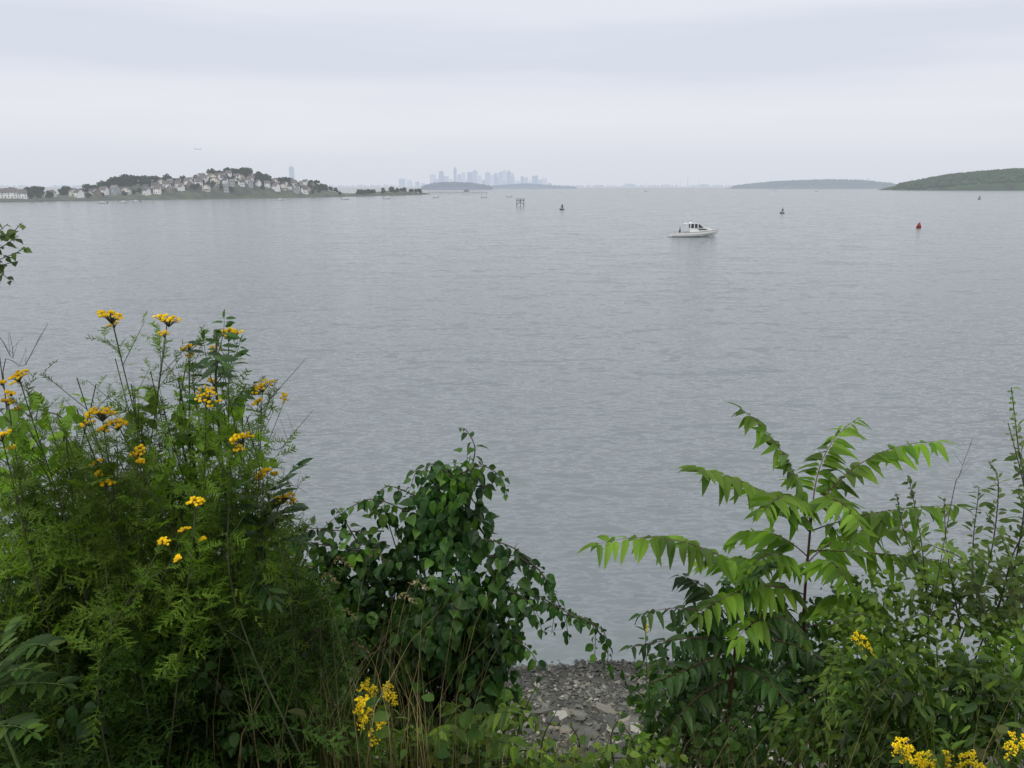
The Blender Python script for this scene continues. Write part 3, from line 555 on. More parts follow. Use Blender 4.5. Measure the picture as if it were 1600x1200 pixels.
# ================================================================ foreground plants
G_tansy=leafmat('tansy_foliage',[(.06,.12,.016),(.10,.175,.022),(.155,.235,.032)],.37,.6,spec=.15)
G_tansd=leafmat('shade_painted_tansy_foliage',[(.018,.045,.01),(.036,.078,.014),(.06,.115,.02)],.3,.6,spec=.12)  # darker copy of the tansy green; shade painted into the leaf colour
G_vdark=leafmat('vine_foliage',[(.013,.042,.011),(.023,.064,.015),(.038,.095,.02),(.075,.16,.027)],.25,.42)
G_light=leafmat('light_vine_foliage',[(.10,.19,.02),(.15,.27,.03),(.22,.34,.05)],.42)
G_ail=leafmat('tree_of_heaven_foliage',[(.07,.15,.017),(.12,.22,.022),(.18,.30,.032)],.45,.45)
G_dark=leafmat('dark_leaflets',[(.018,.05,.012),(.032,.08,.016),(.055,.12,.024)],.3,.45)
G_olive=leafmat('olive_shrub_foliage',[(.055,.11,.025),(.095,.165,.035),(.16,.22,.075),(.12,.17,.04)],.38,.55)
G_bram=leafmat('bramble_foliage',[(.04,.085,.013),(.08,.145,.018),(.15,.23,.028)],.37)
G_brd=leafmat('shade_painted_bramble_foliage',[(.022,.055,.012),(.045,.097,.015),(.095,.16,.023)],.33)  # darker copy of the bramble green, shade put into the colour
G_grass=leafmat('dry_grass',[(.08,.10,.035),(.2,.165,.075),(.33,.26,.14)],.3,.7,1)
G_cover=leafmat('ground_cover_foliage',[(.02,.05,.012),(.04,.085,.016),(.06,.12,.022),(.07,.07,.03)],.3,.6,spec=.12)
B_stem=simple('green_brown_stem',(.05,.06,.022),.8,.3,20); B_red=simple('reddish_stem',(.10,.035,.03),.6,.3,20); B_wood=simple('grey_bark',(.07,.055,.045),.9,.3,30,bump=.5); B_green=simple('green_stem',(.08,.13,.03),.7,.2,20)
Y_fl=leafmat('yellow_flower',[(.50,.30,.008),(.66,.43,.01),(.78,.56,.02)],.15,.8,1,spec=.1)
Y_gr=leafmat('goldenrod_flower',[(.62,.44,.01),(.78,.60,.02),(.85,.70,.03)],.2,.8,1,spec=.1)
def dome_tpl():
    V=[];k=7
    for r,z in((.5,0),(.46,.22),(.25,.34)): V+=[(r*math.cos(a),r*math.sin(a),z) for a in np.arange(k)*2*math.pi/k]
    F4=[(i*k+j,i*k+(j+1)%k,(i+1)*k+(j+1)%k,(i+1)*k+j) for i in range(2) for j in range(k)]
    V.append((0,0,.3)); F3=[(2*k+j,2*k+(j+1)%k,3*k) for j in range(k)]
    return np.array(V),[np.array(F4),np.array(F3)]
DM=dome_tpl()
def cluster(ms,mf,c,rad,n):
    """flat-topped flower cluster on forking stalks"""
    tl=rng.normal(0,.25,2); rad=rad*.95
    for k in range(n):
        r=rad*math.sqrt((k+.5)/n)*random.uniform(.85,1.2); a=k*2.4+random.random()*.6
        p=c+np.array([r*math.cos(a),r*math.sin(a),-r*r/rad*.3+random.uniform(-.2,.2)*rad+r*(math.cos(a)*tl[0]+math.sin(a)*tl[1])])
        tube(ms,[c-np.array([0,0,rad*.9]),(c+p)/2-np.array([0,0,rad*.3]),p],[.0012,.0009,.0007],3)
        nn=nz(np.array([(p-c)[0]*5,(p-c)[1]*5-.4,1])+rng.normal(0,.2,3)); 
        inst(mf,DM,p,nz(np.cross(nn,[1,.3,.2])),nn,.0105*random.uniform(.75,1.2))
def tansy(top,by=None,bx_=None,flower=True,rad=.035,nfl=20,dens=1.0,lenf=1.0,dark=False):
    top=np.asarray(top,float); x=top[0]+(bx_ if bx_ is not None else random.uniform(-.35,.22)); y=top[1]+(by if by is not None else random.uniform(-.1,.25)); z=ground(x,y)
    base=np.array([x,y,z-.02]); mid=(base*.5+top*.5)+np.array([random.uniform(-.14,.14),random.uniform(-.08,.08),.1])
    P=curve([base,mid,top],18); e=root('tansy_plant',base,'tansy with feathery green leaves and yellow button flowers' if flower else 'feathery green tansy stem without flowers','flower','tansy plants on the bluff')
    ms=MB(); ml=MB(); Lg=np.linalg.norm(top-base); tube(ms,P,np.linspace(.0032,.0015,18),5)
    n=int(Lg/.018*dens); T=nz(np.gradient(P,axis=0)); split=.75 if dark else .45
    for k in range(n):
        t=.08+.88*(k/n); f=t*17; i=min(int(f),16); p=P[i]*(1-(f-i))+P[i+1]*(f-i); a=k*2.4+random.random()*.9
        mi=1 if t<split+random.uniform(-.1,.1) else 0  # lower leaves take the painted-shade green, upper ones the bright green
        o=np.array([math.cos(a),math.sin(a),0]); d=nz(o*.9+T[i]*random.uniform(-.4,1.1))
        ln=(.135*(1-t**1.9)+.03)*random.uniform(.5,1.3)*lenf
        inst(ml,random.choice(TNS),p,d,nz(T[i]+o*-.3+rng.normal(0,.5,3)),ln,1.0,mi)
        if t>.3 and random.random()<.32:
            q=p+nz(o*.7+T[i])*random.uniform(.06,.18); tube(ms,[p,q],[.0013,.0008],3)
            for j in range(4): inst(ml,random.choice(TNS),p+(q-p)*(.3+.22*j),nz(o*random.uniform(-.5,.9)+T[i]*.6+rng.normal(0,.5,3)),nz(T[i]+rng.normal(0,.5,3)),.06*lenf*random.uniform(.6,1.3),1.0,mi)
    if flower:
        mf=MB(); cluster(ms,mf,top,rad,nfl); mf.build('flower_head',Y_fl,e,base,smooth=True)
        for j in range(random.choice([0,1,1,2])):
            mf=MB(); c=top+np.array([random.uniform(-.06,.06),random.uniform(-.04,.04),random.uniform(-.05,-.015)]); tube(ms,[P[14],c-np.array([0,0,rad*.4])],[.0013,.0009],3); cluster(ms,mf,c,rad*.5,8); mf.build('flower_head',Y_fl,e,base,smooth=True)
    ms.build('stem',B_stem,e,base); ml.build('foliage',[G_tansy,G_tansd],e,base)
heads=[(172,489,2.2,.038,34),(262,495,2.25,.036,30),(357,516,2.35,.04,34),(295,540,2.3,.026,18),(410,600,2.3,.032,22),(28,585,2.0,.026,24),(323,616,2.1,.034,28),(158,640,2.0,.04,36),(182,658,1.95,.032,28),(376,680,2.1,.032,28),(215,703,2.0,.022,14),(152,720,2.0,.018,10),(167,753,1.95,.02,12),(307,780,2.0,.026,20),(443,772,2.2,.034,26),(411,736,2.2,.026,18),(256,844,1.9,.018,11),(287,826,2.0,.016,9),(2,680,1.9,.02,14),(336,596,2.35,.024,16),(12,625,2.1,.02,12)]
for u,v,Y,r,n in heads: tansy(pixel_to_world(u,v,Y),rad=r,nfl=n,bx_=-.1-random.random()*.18 if u>200 else -.05+random.random()*.12,dens=.75)
for k in range(74):
    u=random.uniform(-60,450); vt=680+ (0 if u<380 else (u-380)*2.2)+abs(random.gauss(0,125)); Y=random.uniform(2.05,3.0)
    tansy(pixel_to_world(u,vt,Y),flower=False,dens=.8,lenf=1.0,dark=vt>760 or k%5==0)
for (u,v) in [(120,590),(235,580),(70,640),(205,600),(330,650),(385,650),(90,650),(280,640),(250,620),(150,600),(345,560),(300,590),(180,560),(60,620)]: tansy(pixel_to_world(u,v,random.uniform(2.1,2.4)),flower=False,dens=.7,lenf=.75)
# ---- generic builders
def blob_leaves(ml,blobs,tpl,size,dens,hang=.5,gap=.0,freq=6,w=1.0,mat=0):
    for u,v,r,Y in blobs:
        c=pixel_to_world(u,v,Y); R=r/1200*Y/.93; n=int(dens*(R/size)**2)
        d=nz(rng.normal(0,1,(n,3))); pos=c+d*R*(rng.random((n,1))**.45)*np.array([1,.8,1])*1.08
        keep=np.array([mnoise.noise(Vector(p*freq))>gap-.6 for p in pos]) if gap else np.ones(n,bool)
        keep&=np.array([p[2]>ground(p[0],p[1]) for p in pos])
        pos=pos[keep]; d=d[keep]; n=len(pos)
        if n==0: continue
        dd=nz(d*.6+np.array([0,-.15,-hang])+rng.normal(0,.45,(n,3))); nn=nz(d*.5+np.array([0,-.35,.8])+rng.normal(0,.4,(n,3)))
        inst(ml,tpl,pos,dd,nn,size*rng.uniform(.5,1.3,n),w,mat)
def strand(ms,ml,pts,tpl,size,spacing,r0=.004,r1=.0015,hang=.4,two=False,stemk=5,w=1.0,start=.0,mat=0,up=.35):
    P=curve(pts,max(8,len(pts)*6)); n=len(P); tube(ms,P,np.linspace(r0,r1,n),stemk)
    Ls=np.linalg.norm(np.diff(P,axis=0),axis=1); tot=Ls.sum(); cs=np.concatenate([[0],np.cumsum(Ls)]); m=int(tot/spacing); T=nz(np.gradient(P,axis=0))
    for k in range(m):
        sv=tot*(start+(1-start)*(k+.5)/m); i=min(int(np.searchsorted(cs,sv))-1,n-2); i=max(i,0); f=(sv-cs[i])/max(Ls[i],1e-6); p=P[i]*(1-f)+P[i+1]*f
        for sgn in ([1,-1] if two else [1 if k%2 else -1]):
            a=random.uniform(-.9,.9); side=nz(np.cross(T[i],[0,-.3,1])); o=side*sgn*math.cos(a)+np.array([0,-1,0])*math.sin(a)
            d=nz(o+T[i]*up+np.array([0,0,-hang])+rng.normal(0,.3,3)); s_=size*random.uniform(.55,1.25)*(1-.4*(sv/tot)**3)
            pet=p+nz(o+T[i]*.4)*s_*.18; tube(ms,[p,pet],[.0011,.0008],3)
            inst(ml,tpl,pet,d,nz(np.array([0,-.3,1])+o*.2+rng.normal(0,.4,3)),s_,w,mat)
def frond(ms,ml,p0,pc,p1,pairs,Lf,tpl=SR,hang=.5,w=1.0,r=.004,fwd=.45):
    p0,pc,p1=[np.asarray(a,float) for a in (p0,pc,p1)]; ts=np.linspace(0,1,22); P=np.array([(1-t)**2*p0+2*t*(1-t)*pc+t*t*p1 for t in ts]); T=nz(np.gradient(P,axis=0)); tube(ms,P,np.linspace(r,r*.25,22),5)
    for k in range(pairs):
        t=.13+.85*(k/(pairs-1))+random.uniform(-.015,.015); t=min(max(t,0),1); f=t*21; i=min(int(f),20); p=P[i]*(1-(f-i))+P[i+1]*(f-i); side=nz(np.cross(T[i],[0,0,1.])); pr=math.sin(math.pi*(.25+.62*t))**.6
        for sg in(-1,1):
            if random.random()<.05: continue
            hh=hang*random.uniform(.2,1.8); d=nz(side*sg*random.uniform(.65,1.0)+T[i]*fwd*random.uniform(.6,1.5)+np.array([0,0,-hh])+rng.normal(0,.13,3)); nn=nz(np.array([0,-.45,1.])+side*sg*.5*hh+rng.normal(0,.33,3)); L_=Lf*pr*random.uniform(.75,1.15)
            inst(ml,tpl,p+d*.006,d,nn,L_,w*random.uniform(.85,1.15))
    inst(ml,tpl,P[-1],T[-1],[0,0,1],Lf*.6,w)
def vine_thing(name,label,cat,strands,blobs,tpl,size,mleaf,mstem=B_stem,spacing=.035,dens=9,base=None,gap=.35,hang=.5,w=1.0,group=None,r0=.005):
    b=base; e=root(name,(b[0],b[1],ground(b[0],b[1])),label,cat,group); o=np.array([b[0],b[1],ground(b[0],b[1])]); ms=MB(); ml=MB()
    for pts in strands: strand(ms,ml,pts,tpl,size,spacing,hang=hang,w=w,r0=r0)
    for u,v,r,Y in blobs:
        c=pixel_to_world(u,v,Y); tube(ms,curve([o,(o+c)/2+np.array([random.uniform(-.1,.1),0,.1]),c],9),np.linspace(.008,.002,9),5)
    blob_leaves(ml,blobs,tpl,size,dens,hang=hang,gap=gap,w=w)
    ms.build('stem',mstem,e,o); ml.build('foliage',mleaf,e,o); return e
S=pixel_to_world
vine_thing('climbing_vine','pale green round-leaved vine climbing through tansy','plant',[[S(300,760,2.5),S(280,660,2.4),S(290,570,2.4)],[S(230,760,2.5),S(215,680,2.4),S(210,610,2.4)],[S(60,760,2.5),S(40,700,2.4),S(15,640,2.3)],[S(350,760,2.5),S(370,640,2.45),S(385,600,2.4)],[S(90,740,2.5),S(100,660,2.4),S(60,640,2.4)]],
    [(30,665,42,2.3),(278,590,26,2.35),(350,640,36,2.4),(90,690,34,2.3),(215,640,30,2.3),(300,690,50,2.35),(390,710,34,2.3),(20,720,40,2.3),(120,640,25,2.3),(250,740,35,2.25),(360,770,34,2.25),(180,780,30,2.15),(60,790,30,2.15)],RD,.046,G_light,base=(-1.1,2.7),spacing=.03,dens=9)
vine_thing('leafy_shrub','dense dark green broadleaf shrub among tansy stems','shrub',[],[(60,820,90,2.9),(180,800,90,2.9),(300,820,90,2.9),(400,880,80,2.9),(100,950,110,2.8),(250,960,120,2.8),(400,1000,110,2.8),(60,1120,110,2.6),(200,1130,120,2.6),(350,1140,110,2.6),(480,1090,90,2.8),(480,960,70,3.0),(430,930,60,2.5),(470,1060,70,2.5),(330,1060,50,2.1),(140,1120,50,1.95),(390,1150,50,2.1)],OV,.05,G_dark,base=(-1.2,2.9),dens=12,gap=.3)
def frond_thing(name,label,cat,base,trunk,fronds,Lf,mleaf,mstem,tpl=SR,hang=.5,pairs=11,w=1.0,r=.004,tr=.012,group=None,fwd=.45):
    o=np.array([base[0],base[1],ground(base[0],base[1])-.03]); e=root(name,tuple(o),label,cat,group); ms=MB(); ml=MB()
    if trunk: 
        P=curve([o]+trunk,20); tube(ms,P,np.linspace(tr,tr*.45,20),8)
    for fr in fronds:
        a,b,c=fr[:3]; n=fr[3] if len(fr)>3 else pairs; l=fr[4] if len(fr)>4 else Lf; frond(ms,ml,a,b,c,n,l,tpl,hang,w,r,fwd)
    ms.build('trunk',mstem,e,o); ml.build('foliage',mleaf,e,o); return e
frond_thing('ash_sapling','slim sapling with dark glossy leaflets at its tip','sapling',(-.95,2.4),[S(345,700,2.25),S(338,520,2.25)],
  [(S(338,620,2.25),S(320,560,2.2),S(318,530,2.2),7,.05),(S(338,560,2.25),S(352,520,2.3),S(350,497,2.3),7,.045),(S(338,600,2.25),S(370,560,2.2),S(375,535,2.2),7,.05),(S(340,660,2.25),S(310,620,2.2),S(300,600,2.1),7,.05),(S(342,640,2.25),S(380,610,2.4),S(395,600,2.4),7,.05),(S(338,580,2.25),S(345,560,2.1),S(330,555,1.9),7,.05)],.055,G_dark,B_stem,hang=.3,w=1.7,r=.002,tr=.006)
frond_thing('sumac_sapling','young sumac with toothed bright green compound leaves','sapling',(-.8,2.35),[S(400,860,2.2)],
  [(S(400,860,2.2),S(400,790,2.15),S(462,728,2.1),10,.08),(S(400,860,2.2),S(350,800,2.1),S(370,760,2.05),8,.07),(S(395,880,2.2),S(430,830,2.2),S(480,850,2.1),8,.07),(S(395,900,2.2),S(400,900,2.1),S(430,940,2.05),8,.07),(S(400,870,2.2),S(430,790,2.2),S(460,790,2.1),8,.07)],.07,G_vdark,B_stem,hang=.15,r=.002,tr=.006,fwd=.8,w=1.25)
frond_thing('sumac_plant','sumac with large toothed compound leaves near the ground','plant',(-1.35,1.85),[S(-20,1080,1.85)],
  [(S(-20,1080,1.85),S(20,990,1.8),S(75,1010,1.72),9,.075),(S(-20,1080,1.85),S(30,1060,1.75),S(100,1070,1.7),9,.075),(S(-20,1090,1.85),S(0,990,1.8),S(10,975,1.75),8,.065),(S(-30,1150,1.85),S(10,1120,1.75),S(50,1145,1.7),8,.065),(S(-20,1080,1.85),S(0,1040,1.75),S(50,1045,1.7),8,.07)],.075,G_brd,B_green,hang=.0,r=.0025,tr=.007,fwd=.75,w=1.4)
o=S(-420,560,2.6); o[2]=ground(o[0],o[1]); e=root('young_poplar',tuple(o),'slender young poplar with round leaves on arching twigs','tree'); ms=MB(); ml=MB()
tube(ms,curve([o,S(-430,700,2.6),S(-380,300,2.6)],14),np.linspace(.03,.012,14),8)
for pts in ([S(-400,480,2.6),S(-150,400,2.6),S(0,370,2.6),S(35,348,2.6)],[S(-400,500,2.6),S(-130,450,2.6),S(0,405,2.6),S(40,388,2.6)],[S(-395,540,2.6),S(-120,490,2.6),S(-15,430,2.6),S(20,440,2.6)],[S(-130,420,2.6),S(-30,380,2.65),S(12,350,2.7)],[S(-200,440,2.6),S(-30,400,2.65),S(30,368,2.7)],[S(-200,440,2.6),S(-30,420,2.65),S(28,408,2.7)],[S(-200,440,2.6),S(-20,380,2.65),S(20,360,2.6)]): strand(ms,ml,pts,RD,.044,.016,hang=.3,r0=.003,r1=.001)
ms.build('trunk',B_stem,e,o); ml.build('foliage',leafmat('poplar_foliage',[(.05,.09,.02),(.08,.14,.03),(.12,.19,.05)],.3),e,o)
# ---- central vine covered shrub
Yc=3.6
blobs=[(718,738,32,Yc),(735,712,18,Yc),(700,775,44,Yc),(660,815,42,Yc),(705,825,60,Yc),(625,860,46,Yc),(690,890,80,Yc),(575,875,36,3.7),(515,872,28,3.7),(655,950,88,Yc),(725,950,75,Yc),(768,905,34,3.5),(590,965,75,3.7),(685,1040,95,Yc),(745,1020,60,3.5),(610,1070,85,Yc),(805,930,30,3.5),(785,985,40,3.5),(500,940,58,3.7),(450,890,44,3.7),(700,1130,90,3.5),(590,1150,80,3.4),(600,795,20,Yc),(775,1075,42,3.5),(620,1000,75,3.4),(690,960,75,3.35),(430,950,65,3.6),(500,1010,70,3.5),(440,1020,65,3.4),(540,930,50,3.6),(400,900,50,3.4)]
base=np.array([S(680,1000,Yc)[0],Yc,ground(S(680,1000,Yc)[0],Yc)])
e=root('vine_covered_shrub',tuple(base),'shrub smothered in glossy dark green bittersweet vine','shrub'); ms=MB(); ml=MB()
for u,v,r,Y in blobs:
    c=S(u,v,Y); tube(ms,curve([base,(base+c)/2+np.array([random.uniform(-.15,.15),random.uniform(-.1,.1),.1]),c],10),np.linspace(.012,.002,10),6)
blob_leaves(ml,blobs,RD,.072,31,hang=.85,gap=.38,freq=4.5,w=.82)
st=[[S(735,740,Yc),S(742,700,Yc),S(728,672,Yc),S(716,668,Yc)],[S(720,740,Yc),S(752,728,3.55),S(782,745,3.5),S(793,775,3.5)],[S(730,760,Yc),S(765,758,3.5),S(780,740,3.5)],
 [S(740,840,3.5),S(800,855,3.45),S(850,900,3.4),S(880,960,3.4),S(890,1000,3.4)],[S(780,880,3.5),S(830,880,3.4),S(865,935,3.4),S(862,990,3.4)],[S(840,930,3.4),S(900,965,3.35),S(945,990,3.3),S(950,1060,3.3)],[S(880,960,3.4),S(925,975,3.3),S(930,1030,3.3)],
 [S(640,800,Yc),S(580,780,3.6),S(530,805,3.6),S(500,830,3.6)],[S(600,830,3.6),S(540,830,3.6),S(470,825,3.6),S(430,835,3.6)],[S(660,780,Yc),S(610,760,3.6),S(585,775,3.6)],[S(560,860,3.6),S(480,850,3.6),S(430,870,3.6),S(405,900,3.6)],[S(690,770,Yc),S(655,735,3.6),S(640,765,3.5)],[S(710,750,3.5),S(680,725,3.5),S(655,740,3.4)],[S(760,870,3.5),S(810,870,3.4),S(840,900,3.4)],[S(770,920,3.5),S(820,935,3.4),S(850,990,3.4)],[S(560,850,3.6),S(530,800,3.6),S(520,795,3.6)],[S(480,850,3.6),S(455,815,3.6),S(430,825,3.6)],[S(790,990,3.5),S(830,1020,3.4),S(850,1060,3.3)]]
for pts in st: strand(ms,ml,pts,RD,.062,.024,hang=.7,r0=.004,r1=.0012,w=.8)
ms.build('stem',B_wood,e,base); ml.build('foliage',G_vdark,e,base)
ml=MB()  # lighter leaves over the vine: sunlight painted as a brighter green
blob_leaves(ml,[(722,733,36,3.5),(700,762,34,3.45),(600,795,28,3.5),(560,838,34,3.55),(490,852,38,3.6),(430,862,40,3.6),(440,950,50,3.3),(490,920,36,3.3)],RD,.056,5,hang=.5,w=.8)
ml.build('painted_sunlit_foliage',leafmat('painted_sunlit_vine_foliage',[(.05,.125,.02),(.08,.175,.026),(.125,.235,.035)],.38,.45),e,base)
# ---- tree of heaven
T0=(S(1262,1100,3.5)[0]-.02,3.5)
frond_thing('tree_of_heaven','young tree of heaven with long drooping compound leaves','tree',T0,[S(1258,1080,3.5),S(1256,960,3.5),S(1264,850,3.5),S(1270,790,3.5)],
 [(S(1266,815,3.5),S(1240,700,3.5),S(1160,640,3.55),22),
  (S(1264,830,3.5),S(1190,745,3.4),S(1085,733,3.2),21),
  (S(1270,795,3.5),S(1275,690,3.6),S(1340,655,3.9),20,.14),
  (S(1268,805,3.5),S(1340,690,3.45),S(1465,690,3.35),22),
  (S(1266,830,3.5),S(1370,790,3.3),S(1495,790,3.1),20),
  (S(1262,870,3.5),S(1190,800,3.6),S(1140,850,3.9),17,.14),
  (S(1264,860,3.5),S(1370,860,3.4),S(1500,880,3.3),20),
  (S(1268,800,3.5),S(1230,750,3.3),S(1190,800,3.0),16,.12),
  (S(1270,800,3.5),S(1310,750,3.3),S(1350,830,3.0),16,.12),
  (S(1255,985,3.5),S(1120,800,3.3),S(932,850,3.1),26,.17),
  (S(1262,880,3.5),S(1320,810,3.7),S(1420,830,4.0),17),
  (S(1258,960,3.5),S(1340,900,3.2),S(1400,980,3.0),18),
  (S(1258,930,3.5),S(1180,890,3.3),S(1090,960,3.1),18),
  (S(1260,900,3.5),S(1190,860,3.7),S(1090,880,4.0),17),
  (S(1260,900,3.5),S(1210,830,3.4),S(1160,900,3.2),16,.13),
  (S(1258,1000,3.5),S(1200,930,3.3),S(1150,1000,3.1),16),
  (S(1262,890,3.5),S(1300,850,3.3),S(1330,920,3.1),16,.13),
  (S(1258,980,3.5),S(1330,960,3.6),S(1420,1030,3.7),17)],.155,G_ail,B_red,tpl=AL,hang=.45,pairs=18,tr=.011,r=.0036,w=.95)
T1=(S(1120,1150,3.3)[0],3.3)
frond_thing('tree_of_heaven','dark low tree of heaven shoot with drooping leaflets','tree',T1,[S(1140,1100,3.3),S(1150,990,3.3)],
 [(S(1150,990,3.3),S(1100,930,3.2),S(1000,960,3.0)),(S(1150,1000,3.3),S(1090,990,3.2),S(985,1010,3.0)),(S(1150,1010,3.3),S(1090,1040,3.1),S(1010,1070,3.0)),(S(1150,990,3.3),S(1210,930,3.3),S(1260,1000,3.1)),(S(1148,1040,3.3),S(1190,1040,3.2),S(1240,1110,3.0)),(S(1146,1060,3.3),S(1080,1080,3.1),S(1040,1150,3.0)),(S(1150,985,3.3),S(1160,900,3.3),S(1200,880,3.2)),(S(1150,985,3.3),S(1100,900,3.4),S(1060,900,3.5)),(S(1150,1020,3.3),S(1200,970,3.2),S(1300,1040,3.0))],.11,G_dark,B_red,tpl=AL,hang=.65,pairs=15,tr=.012,r=.0035,w=1.05)
frond_thing('tree_of_heaven','small tree of heaven seedling on the slope','tree',(S(740,1150,2.6)[0],2.6),[S(745,1160,2.6)],
 [(S(745,1160,2.6),S(710,1120,2.5),S(670,1150,2.3),11),(S(745,1160,2.6),S(760,1090,2.5),S(830,1120,2.4),12),(S(745,1160,2.6),S(790,1150,2.5),S(850,1180,2.4),10),(S(745,1165,2.6),S(720,1090,2.7),S(690,1100,2.8),9)],.075,G_bram,B_green,tpl=AL,hang=.5,tr=.006,r=.002)
# ---- right shrubs
ol=[[S(1560,1000,2.9),S(1600,800,2.9),S(1590,690,2.9),S(1580,605,2.9)],[S(1500,1000,3.0),S(1545,880,3.0),S(1560,760,3.0),S(1545,720,3.0)],[S(1450,960,3.1),S(1440,850,3.1),S(1420,745,3.1)],[S(1500,980,3.0),S(1480,860,3.0),S(1475,780,3.0)],[S(1560,1000,2.9),S(1620,880,2.8),S(1600,760,2.8),S(1575,660,2.8)],[S(1540,1000,2.9),S(1520,880,2.9),S(1530,760,2.9)],[S(1480,950,3.1),S(1420,850,3.1),S(1400,770,3.1)],[S(1640,1000,2.8),S(1660,760,2.8),S(1640,640,2.8)],[S(1560,950,2.9),S(1590,850,2.9),S(1640,800,2.9)],[S(1540,960,2.7),S(1510,880,2.7),S(1450,850,2.7)],[S(1600,1050,2.7),S(1580,930,2.7),S(1520,860,2.7)],[S(1600,950,2.8),S(1570,850,2.8),S(1540,800,2.8)],[S(1640,950,2.8),S(1620,830,2.8),S(1590,770,2.8)]]
vine_thing('olive_shrub','silvery olive-green shrub with small narrow leaves','shrub',ol,[(1570,920,60,2.9),(1500,930,55,3.0),(1600,870,42,2.9),(1590,990,70,2.8),(1440,900,36,3.1)],EL,.052,G_olive,B_wood,spacing=.012,dens=18,base=(S(1540,1000,2.9)[0],2.9),hang=.0,gap=.38,w=1.1,r0=.0035)
vine_thing('bramble_thicket','dense bright green bramble and vine thicket','shrub',[[S(1400,1000,2.8),S(1350,960,2.7),S(1290,980,2.6)],[S(1500,1000,2.7),S(1440,960,2.6),S(1390,1000,2.5)]],[(1420,1000,75,2.8),(1500,1020,80,2.7),(1580,1060,90,2.6),(1340,1050,70,2.9),(1330,970,40,3.0),(1370,930,40,3.1),(1450,930,40,3.0)],OV,.036,G_bram,base=(S(1450,1100,2.8)[0],2.8),dens=15,gap=.4)
vine_thing('bramble_thicket','bramble thicket with shade painted into its dark green leaves near the ground','shrub',[],[(1470,1110,100,2.6),(1380,1130,95,2.6),(1300,1120,80,2.8),(1560,1150,100,2.4),(1250,1150,65,2.9),(1420,1070,70,2.5),(1530,1090,70,2.45),(1340,1180,60,2.4),(1450,1180,60,2.3)],LN,.055,G_brd,base=(S(1430,1120,2.8)[0],2.85),dens=26,gap=.36,w=1.3)
vine_thing('weedy_thicket','tangled narrow-leaved weeds over brambles','shrub',[[S(1300+i*28,1190,2.5),S(1290+i*29+random.uniform(-30,30),1100,2.45),S(1290+i*29+random.uniform(-60,60),980+random.uniform(0,110),2.4)] for i in range(12)],[(1400,1110,50,2.5),(1530,1100,60,2.4)],LN,.05,G_bram,base=(S(1450,1150,2.5)[0],2.5),dens=6,gap=.4,spacing=.014,hang=.1,r0=.0022,w=.8)
vine_thing('leafy_shrub','dark leafy shrub on the slope above the shore','shrub',[],[(1060,1110,60,3.2),(1130,1150,70,3.2),(1000,1150,44,3.3),(1200,1120,60,3.3),(1110,1050,50,3.4),(1040,1040,38,3.4),(1190,1040,45,3.4),(1090,980,40,3.4),(1250,1080,45,3.5),(1280,1020,45,3.5),(1320,1090,50,3.4),(1160,1190,60,3.0),(1200,960,40,3.6),(1150,930,30,3.6),(1300,950,40,3.6),(1240,1000,40,3.7),(995,1080,26,3.3)],OV,.048,G_dark,base=(S(1100,1150,3.3)[0],3.3),dens=17,gap=.36)
vine_thing('leafy_shrub','low mixed green shrub at the foot of the vine','shrub',[[S(840,1200,2.6),S(850,1150,2.6),S(870,1110,2.6)],[S(900,1200,2.6),S(905,1160,2.6),S(890,1130,2.6)],[S(960,1200,2.6),S(955,1150,2.6),S(975,1110,2.6)],[S(1000,1200,2.6),S(985,1150,2.6),S(960,1125,2.6)],[S(800,1180,2.7),S(820,1110,2.7),S(840,1070,2.7)]],[(560,1180,60,2.8),(660,1190,60,2.7),(760,1170,55,2.8),(835,1188,46,2.5),(900,1194,36,2.5),(960,1192,38,2.5),(1020,1185,46,2.6),(520,1130,60,2.9),(450,1170,70,2.7),(808,1115,36,3.0),(832,1155,32,2.9)],OV,.036,G_bram,base=(S(620,1190,2.8)[0],2.8),dens=13,gap=.36)
vine_thing('slope_scrub','dense low scrub halfway down the bluff','shrub',[],[(380,1060,70,5.6),(470,1050,70,5.6),(550,1060,70,5.6),(630,1070,60,5.6),(430,1120,80,5.2),(540,1130,80,5.2)],OV,.07,G_dark,base=(S(480,1100,5.5)[0],5.5),dens=12,gap=.25)
vine_thing('slope_scrub','dense low scrub halfway down the bluff','shrub',[],[(1080,1080,60,5.6),(1150,1060,65,5.6),(1230,1055,65,5.6),(1310,1055,65,5.6),(1390,1055,65,5.6),(1100,1130,70,5.2),(1220,1130,80,5.2),(1340,1130,80,5.2)],OV,.07,G_dark,base=(S(1230,1100,5.5)[0],5.5),dens=12,gap=.25)
# ---- dry twigs poking out
tw=[[(380,720),(420,650),(430,600)],[(400,760),(440,700),(490,640)],[(10,640),(40,570),(75,505)],[(5,600),(20,560),(15,520)],[(380,700),(410,640),(478,560)],[(1480,820),(1500,740),(1520,685)],[(1280,1200),(1290,1130),(1265,1040)],[(330,1200),(325,1060),(350,930)],[(390,800),(450,760),(480,770)]]
for t in tw:
    Y=2.4 if t[0][0]<900 else 2.8
    P=[S(u,v,Y) for u,v in t]; b=np.array([P[0][0],Y+.05,ground(P[0][0],Y+.05)]); e=root('dry_stalk',tuple(b),'thin bare dead stalk leaning out of the greenery','plant','dead stalks among the plants'); ms=MB(); Q=curve([b]+P,16); tube(ms,Q,np.linspace(.0024,.0006,16),4)
    for k in range(4): i=9+k; tube(ms,[Q[i],Q[i]+np.array([random.uniform(-.05,.05),0,random.uniform(.02,.08)])],[.0007,.0004],3)
    ms.build('stem',B_wood,e,b)
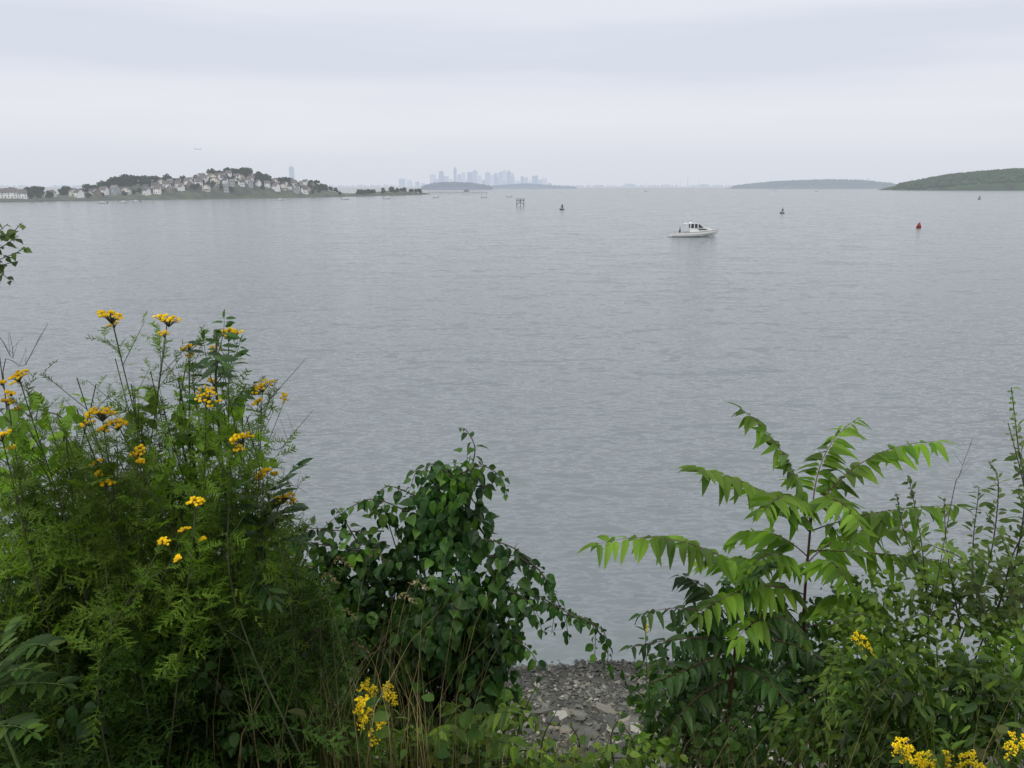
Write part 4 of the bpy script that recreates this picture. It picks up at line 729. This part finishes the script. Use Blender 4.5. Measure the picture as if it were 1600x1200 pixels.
# ---- goldenrod
def goldenrod(u,v,Y,n=9):
    top=S(u,v,Y); b=np.array([top[0]+random.uniform(-.1,.1),Y+.05,0]); b[2]=ground(b[0],b[1]); e=root('goldenrod_plant',tuple(b),'goldenrod with small bright yellow flower plumes','flower','goldenrod plants'); ms=MB(); mf=MB(); ml=MB()
    P=[b,(b+top)/2+np.array([.03,0,.03]),top]; strand(ms,ml,P,LN,.06,.02,hang=.1,w=.8,r0=.003)
    for k in range(n):
        a=random.uniform(0,6.28); q=top+np.array([math.cos(a)*.03,math.sin(a)*.03,random.uniform(-.045,.025)]); Q=curve([top-np.array([0,0,.04]),(top+q)/2+np.array([0,0,.01]),q],8); tube(ms,Q,.0008,3)
        for p in np.repeat(Q[3:],5,axis=0): inst(mf,DM,p+rng.normal(0,.0035,3),nz(rng.normal(0,1,3)),nz(rng.normal(0,1,3)+[0,0,1]),.0056*random.uniform(.7,1.3))
    mf.build('flower_head',Y_gr,e,b); ms.build('stem',B_green,e,b); ml.build('foliage',G_bram,e,b)
for a in [(575,1080,2.3),(568,1118,2.2),(605,1085,2.3),(588,1140,2.2),(570,1098,2.2),(1340,1000,2.8,6),(1352,1012,2.8,5),(1410,1172,2.0),(1425,1190,2.0),(1490,1190,1.95),(1590,1165,1.9),(1525,1193,1.95),(1450,1193,2.0)]: goldenrod(*a)
goldenrod(1008,972,3.2,3)
# ---- grasses (stuff)
def blade_set(mb,n,xf,yf,hmin,hmax,wd):
    for k in range(n):
        x=xf();y=yf(x);z=ground(x,y); h=random.uniform(hmin,hmax); a=random.uniform(0,6.28); ln=random.uniform(.1,.5)*h; s_=np.array([-math.sin(a+1),math.cos(a+1),0])*wd
        V=[]
        for t in (0,.35,.7,1): c=np.array([x+math.cos(a)*ln*t*t,y+math.sin(a)*ln*t*t*.6,z+h*(t-.18*t*t)]); ww=s_*(1-t*.9); V+=[c-ww,c+ww]
        mb.add(V,np.array([(0,1,3,2),(2,3,5,4),(4,5,7,6)]))
mb=MB(); blade_set(mb,220,lambda:random.uniform(-1.4,-.2),lambda x:random.uniform(2.0,2.8),.35,.8,.0014)
blade_set(mb,130,lambda:random.gauss(-.6,.22),lambda x:random.uniform(1.95,2.5),.5,.95,.0011)
blade_set(mb,300,lambda:random.uniform(-.1,.6),lambda x:random.uniform(2.2,3.4),.15,.42,.0014)
blade_set(mb,300,lambda:random.uniform(.6,1.9),lambda x:random.uniform(2.0,2.9),.3,.7,.0015)
o=mb.build('dry_grass',G_grass); tag(o,'thin straw-coloured grass blades between the shrubs','grass',kind='stuff')
for (u,v) in [(455,880),(500,905),(430,930),(530,960),(575,870),(640,915),(475,990),(410,860),(545,1010),(620,935),(520,880),(390,960),(490,940)]:
    Y=2.4; top=S(u,v,Y); b=np.array([top[0]-.08,Y,0]); b[2]=ground(b[0],b[1]); e=root('grass_stalk',tuple(b),'tall dry grass stalk with nodding seed head','grass','dry grass stalks'); ms=MB(); mf=MB(); P=curve([b,(b+top)/2+np.array([-.03,0,.08]),top,top+np.array([.06,0,-.015])],20); tube(ms,P,np.linspace(.0014,.0006,20),3)
    for p in P[13:]:
        for j in range(4): inst(mf,EL,p,nz(np.array([.8,0,-.3])+rng.normal(0,.5,3)),nz(rng.normal(0,1,3)),.014)
    ms.build('stalk',G_grass,e,b); mf.build('seed_head',G_grass,e,b)
# ---- ground cover
mb=MB(); n=20000; xx=rng.uniform(-7,9,n); yy=1.9+7.8*rng.random(n)**.9; hh=rng.random(n)**1.3*.30
gapm=(xx/yy>-.03)&(xx/yy<.24); hh[gapm]*=.35
pos=np.array([[x,y,ground(x,y)+h] for x,y,h in zip(xx,yy,hh)])
inst(mb,OV,pos,nz(rng.normal(0,1,(n,3))*np.array([1,1,.5])+np.array([0,0,.1])),nz(rng.normal(0,.5,(n,3))+np.array([0,0,1])),rng.uniform(.03,.065,n))
o=mb.build('ground_cover',G_cover); tag(o,'low leafy ground cover across the bluff slope','undergrowth',kind='stuff')
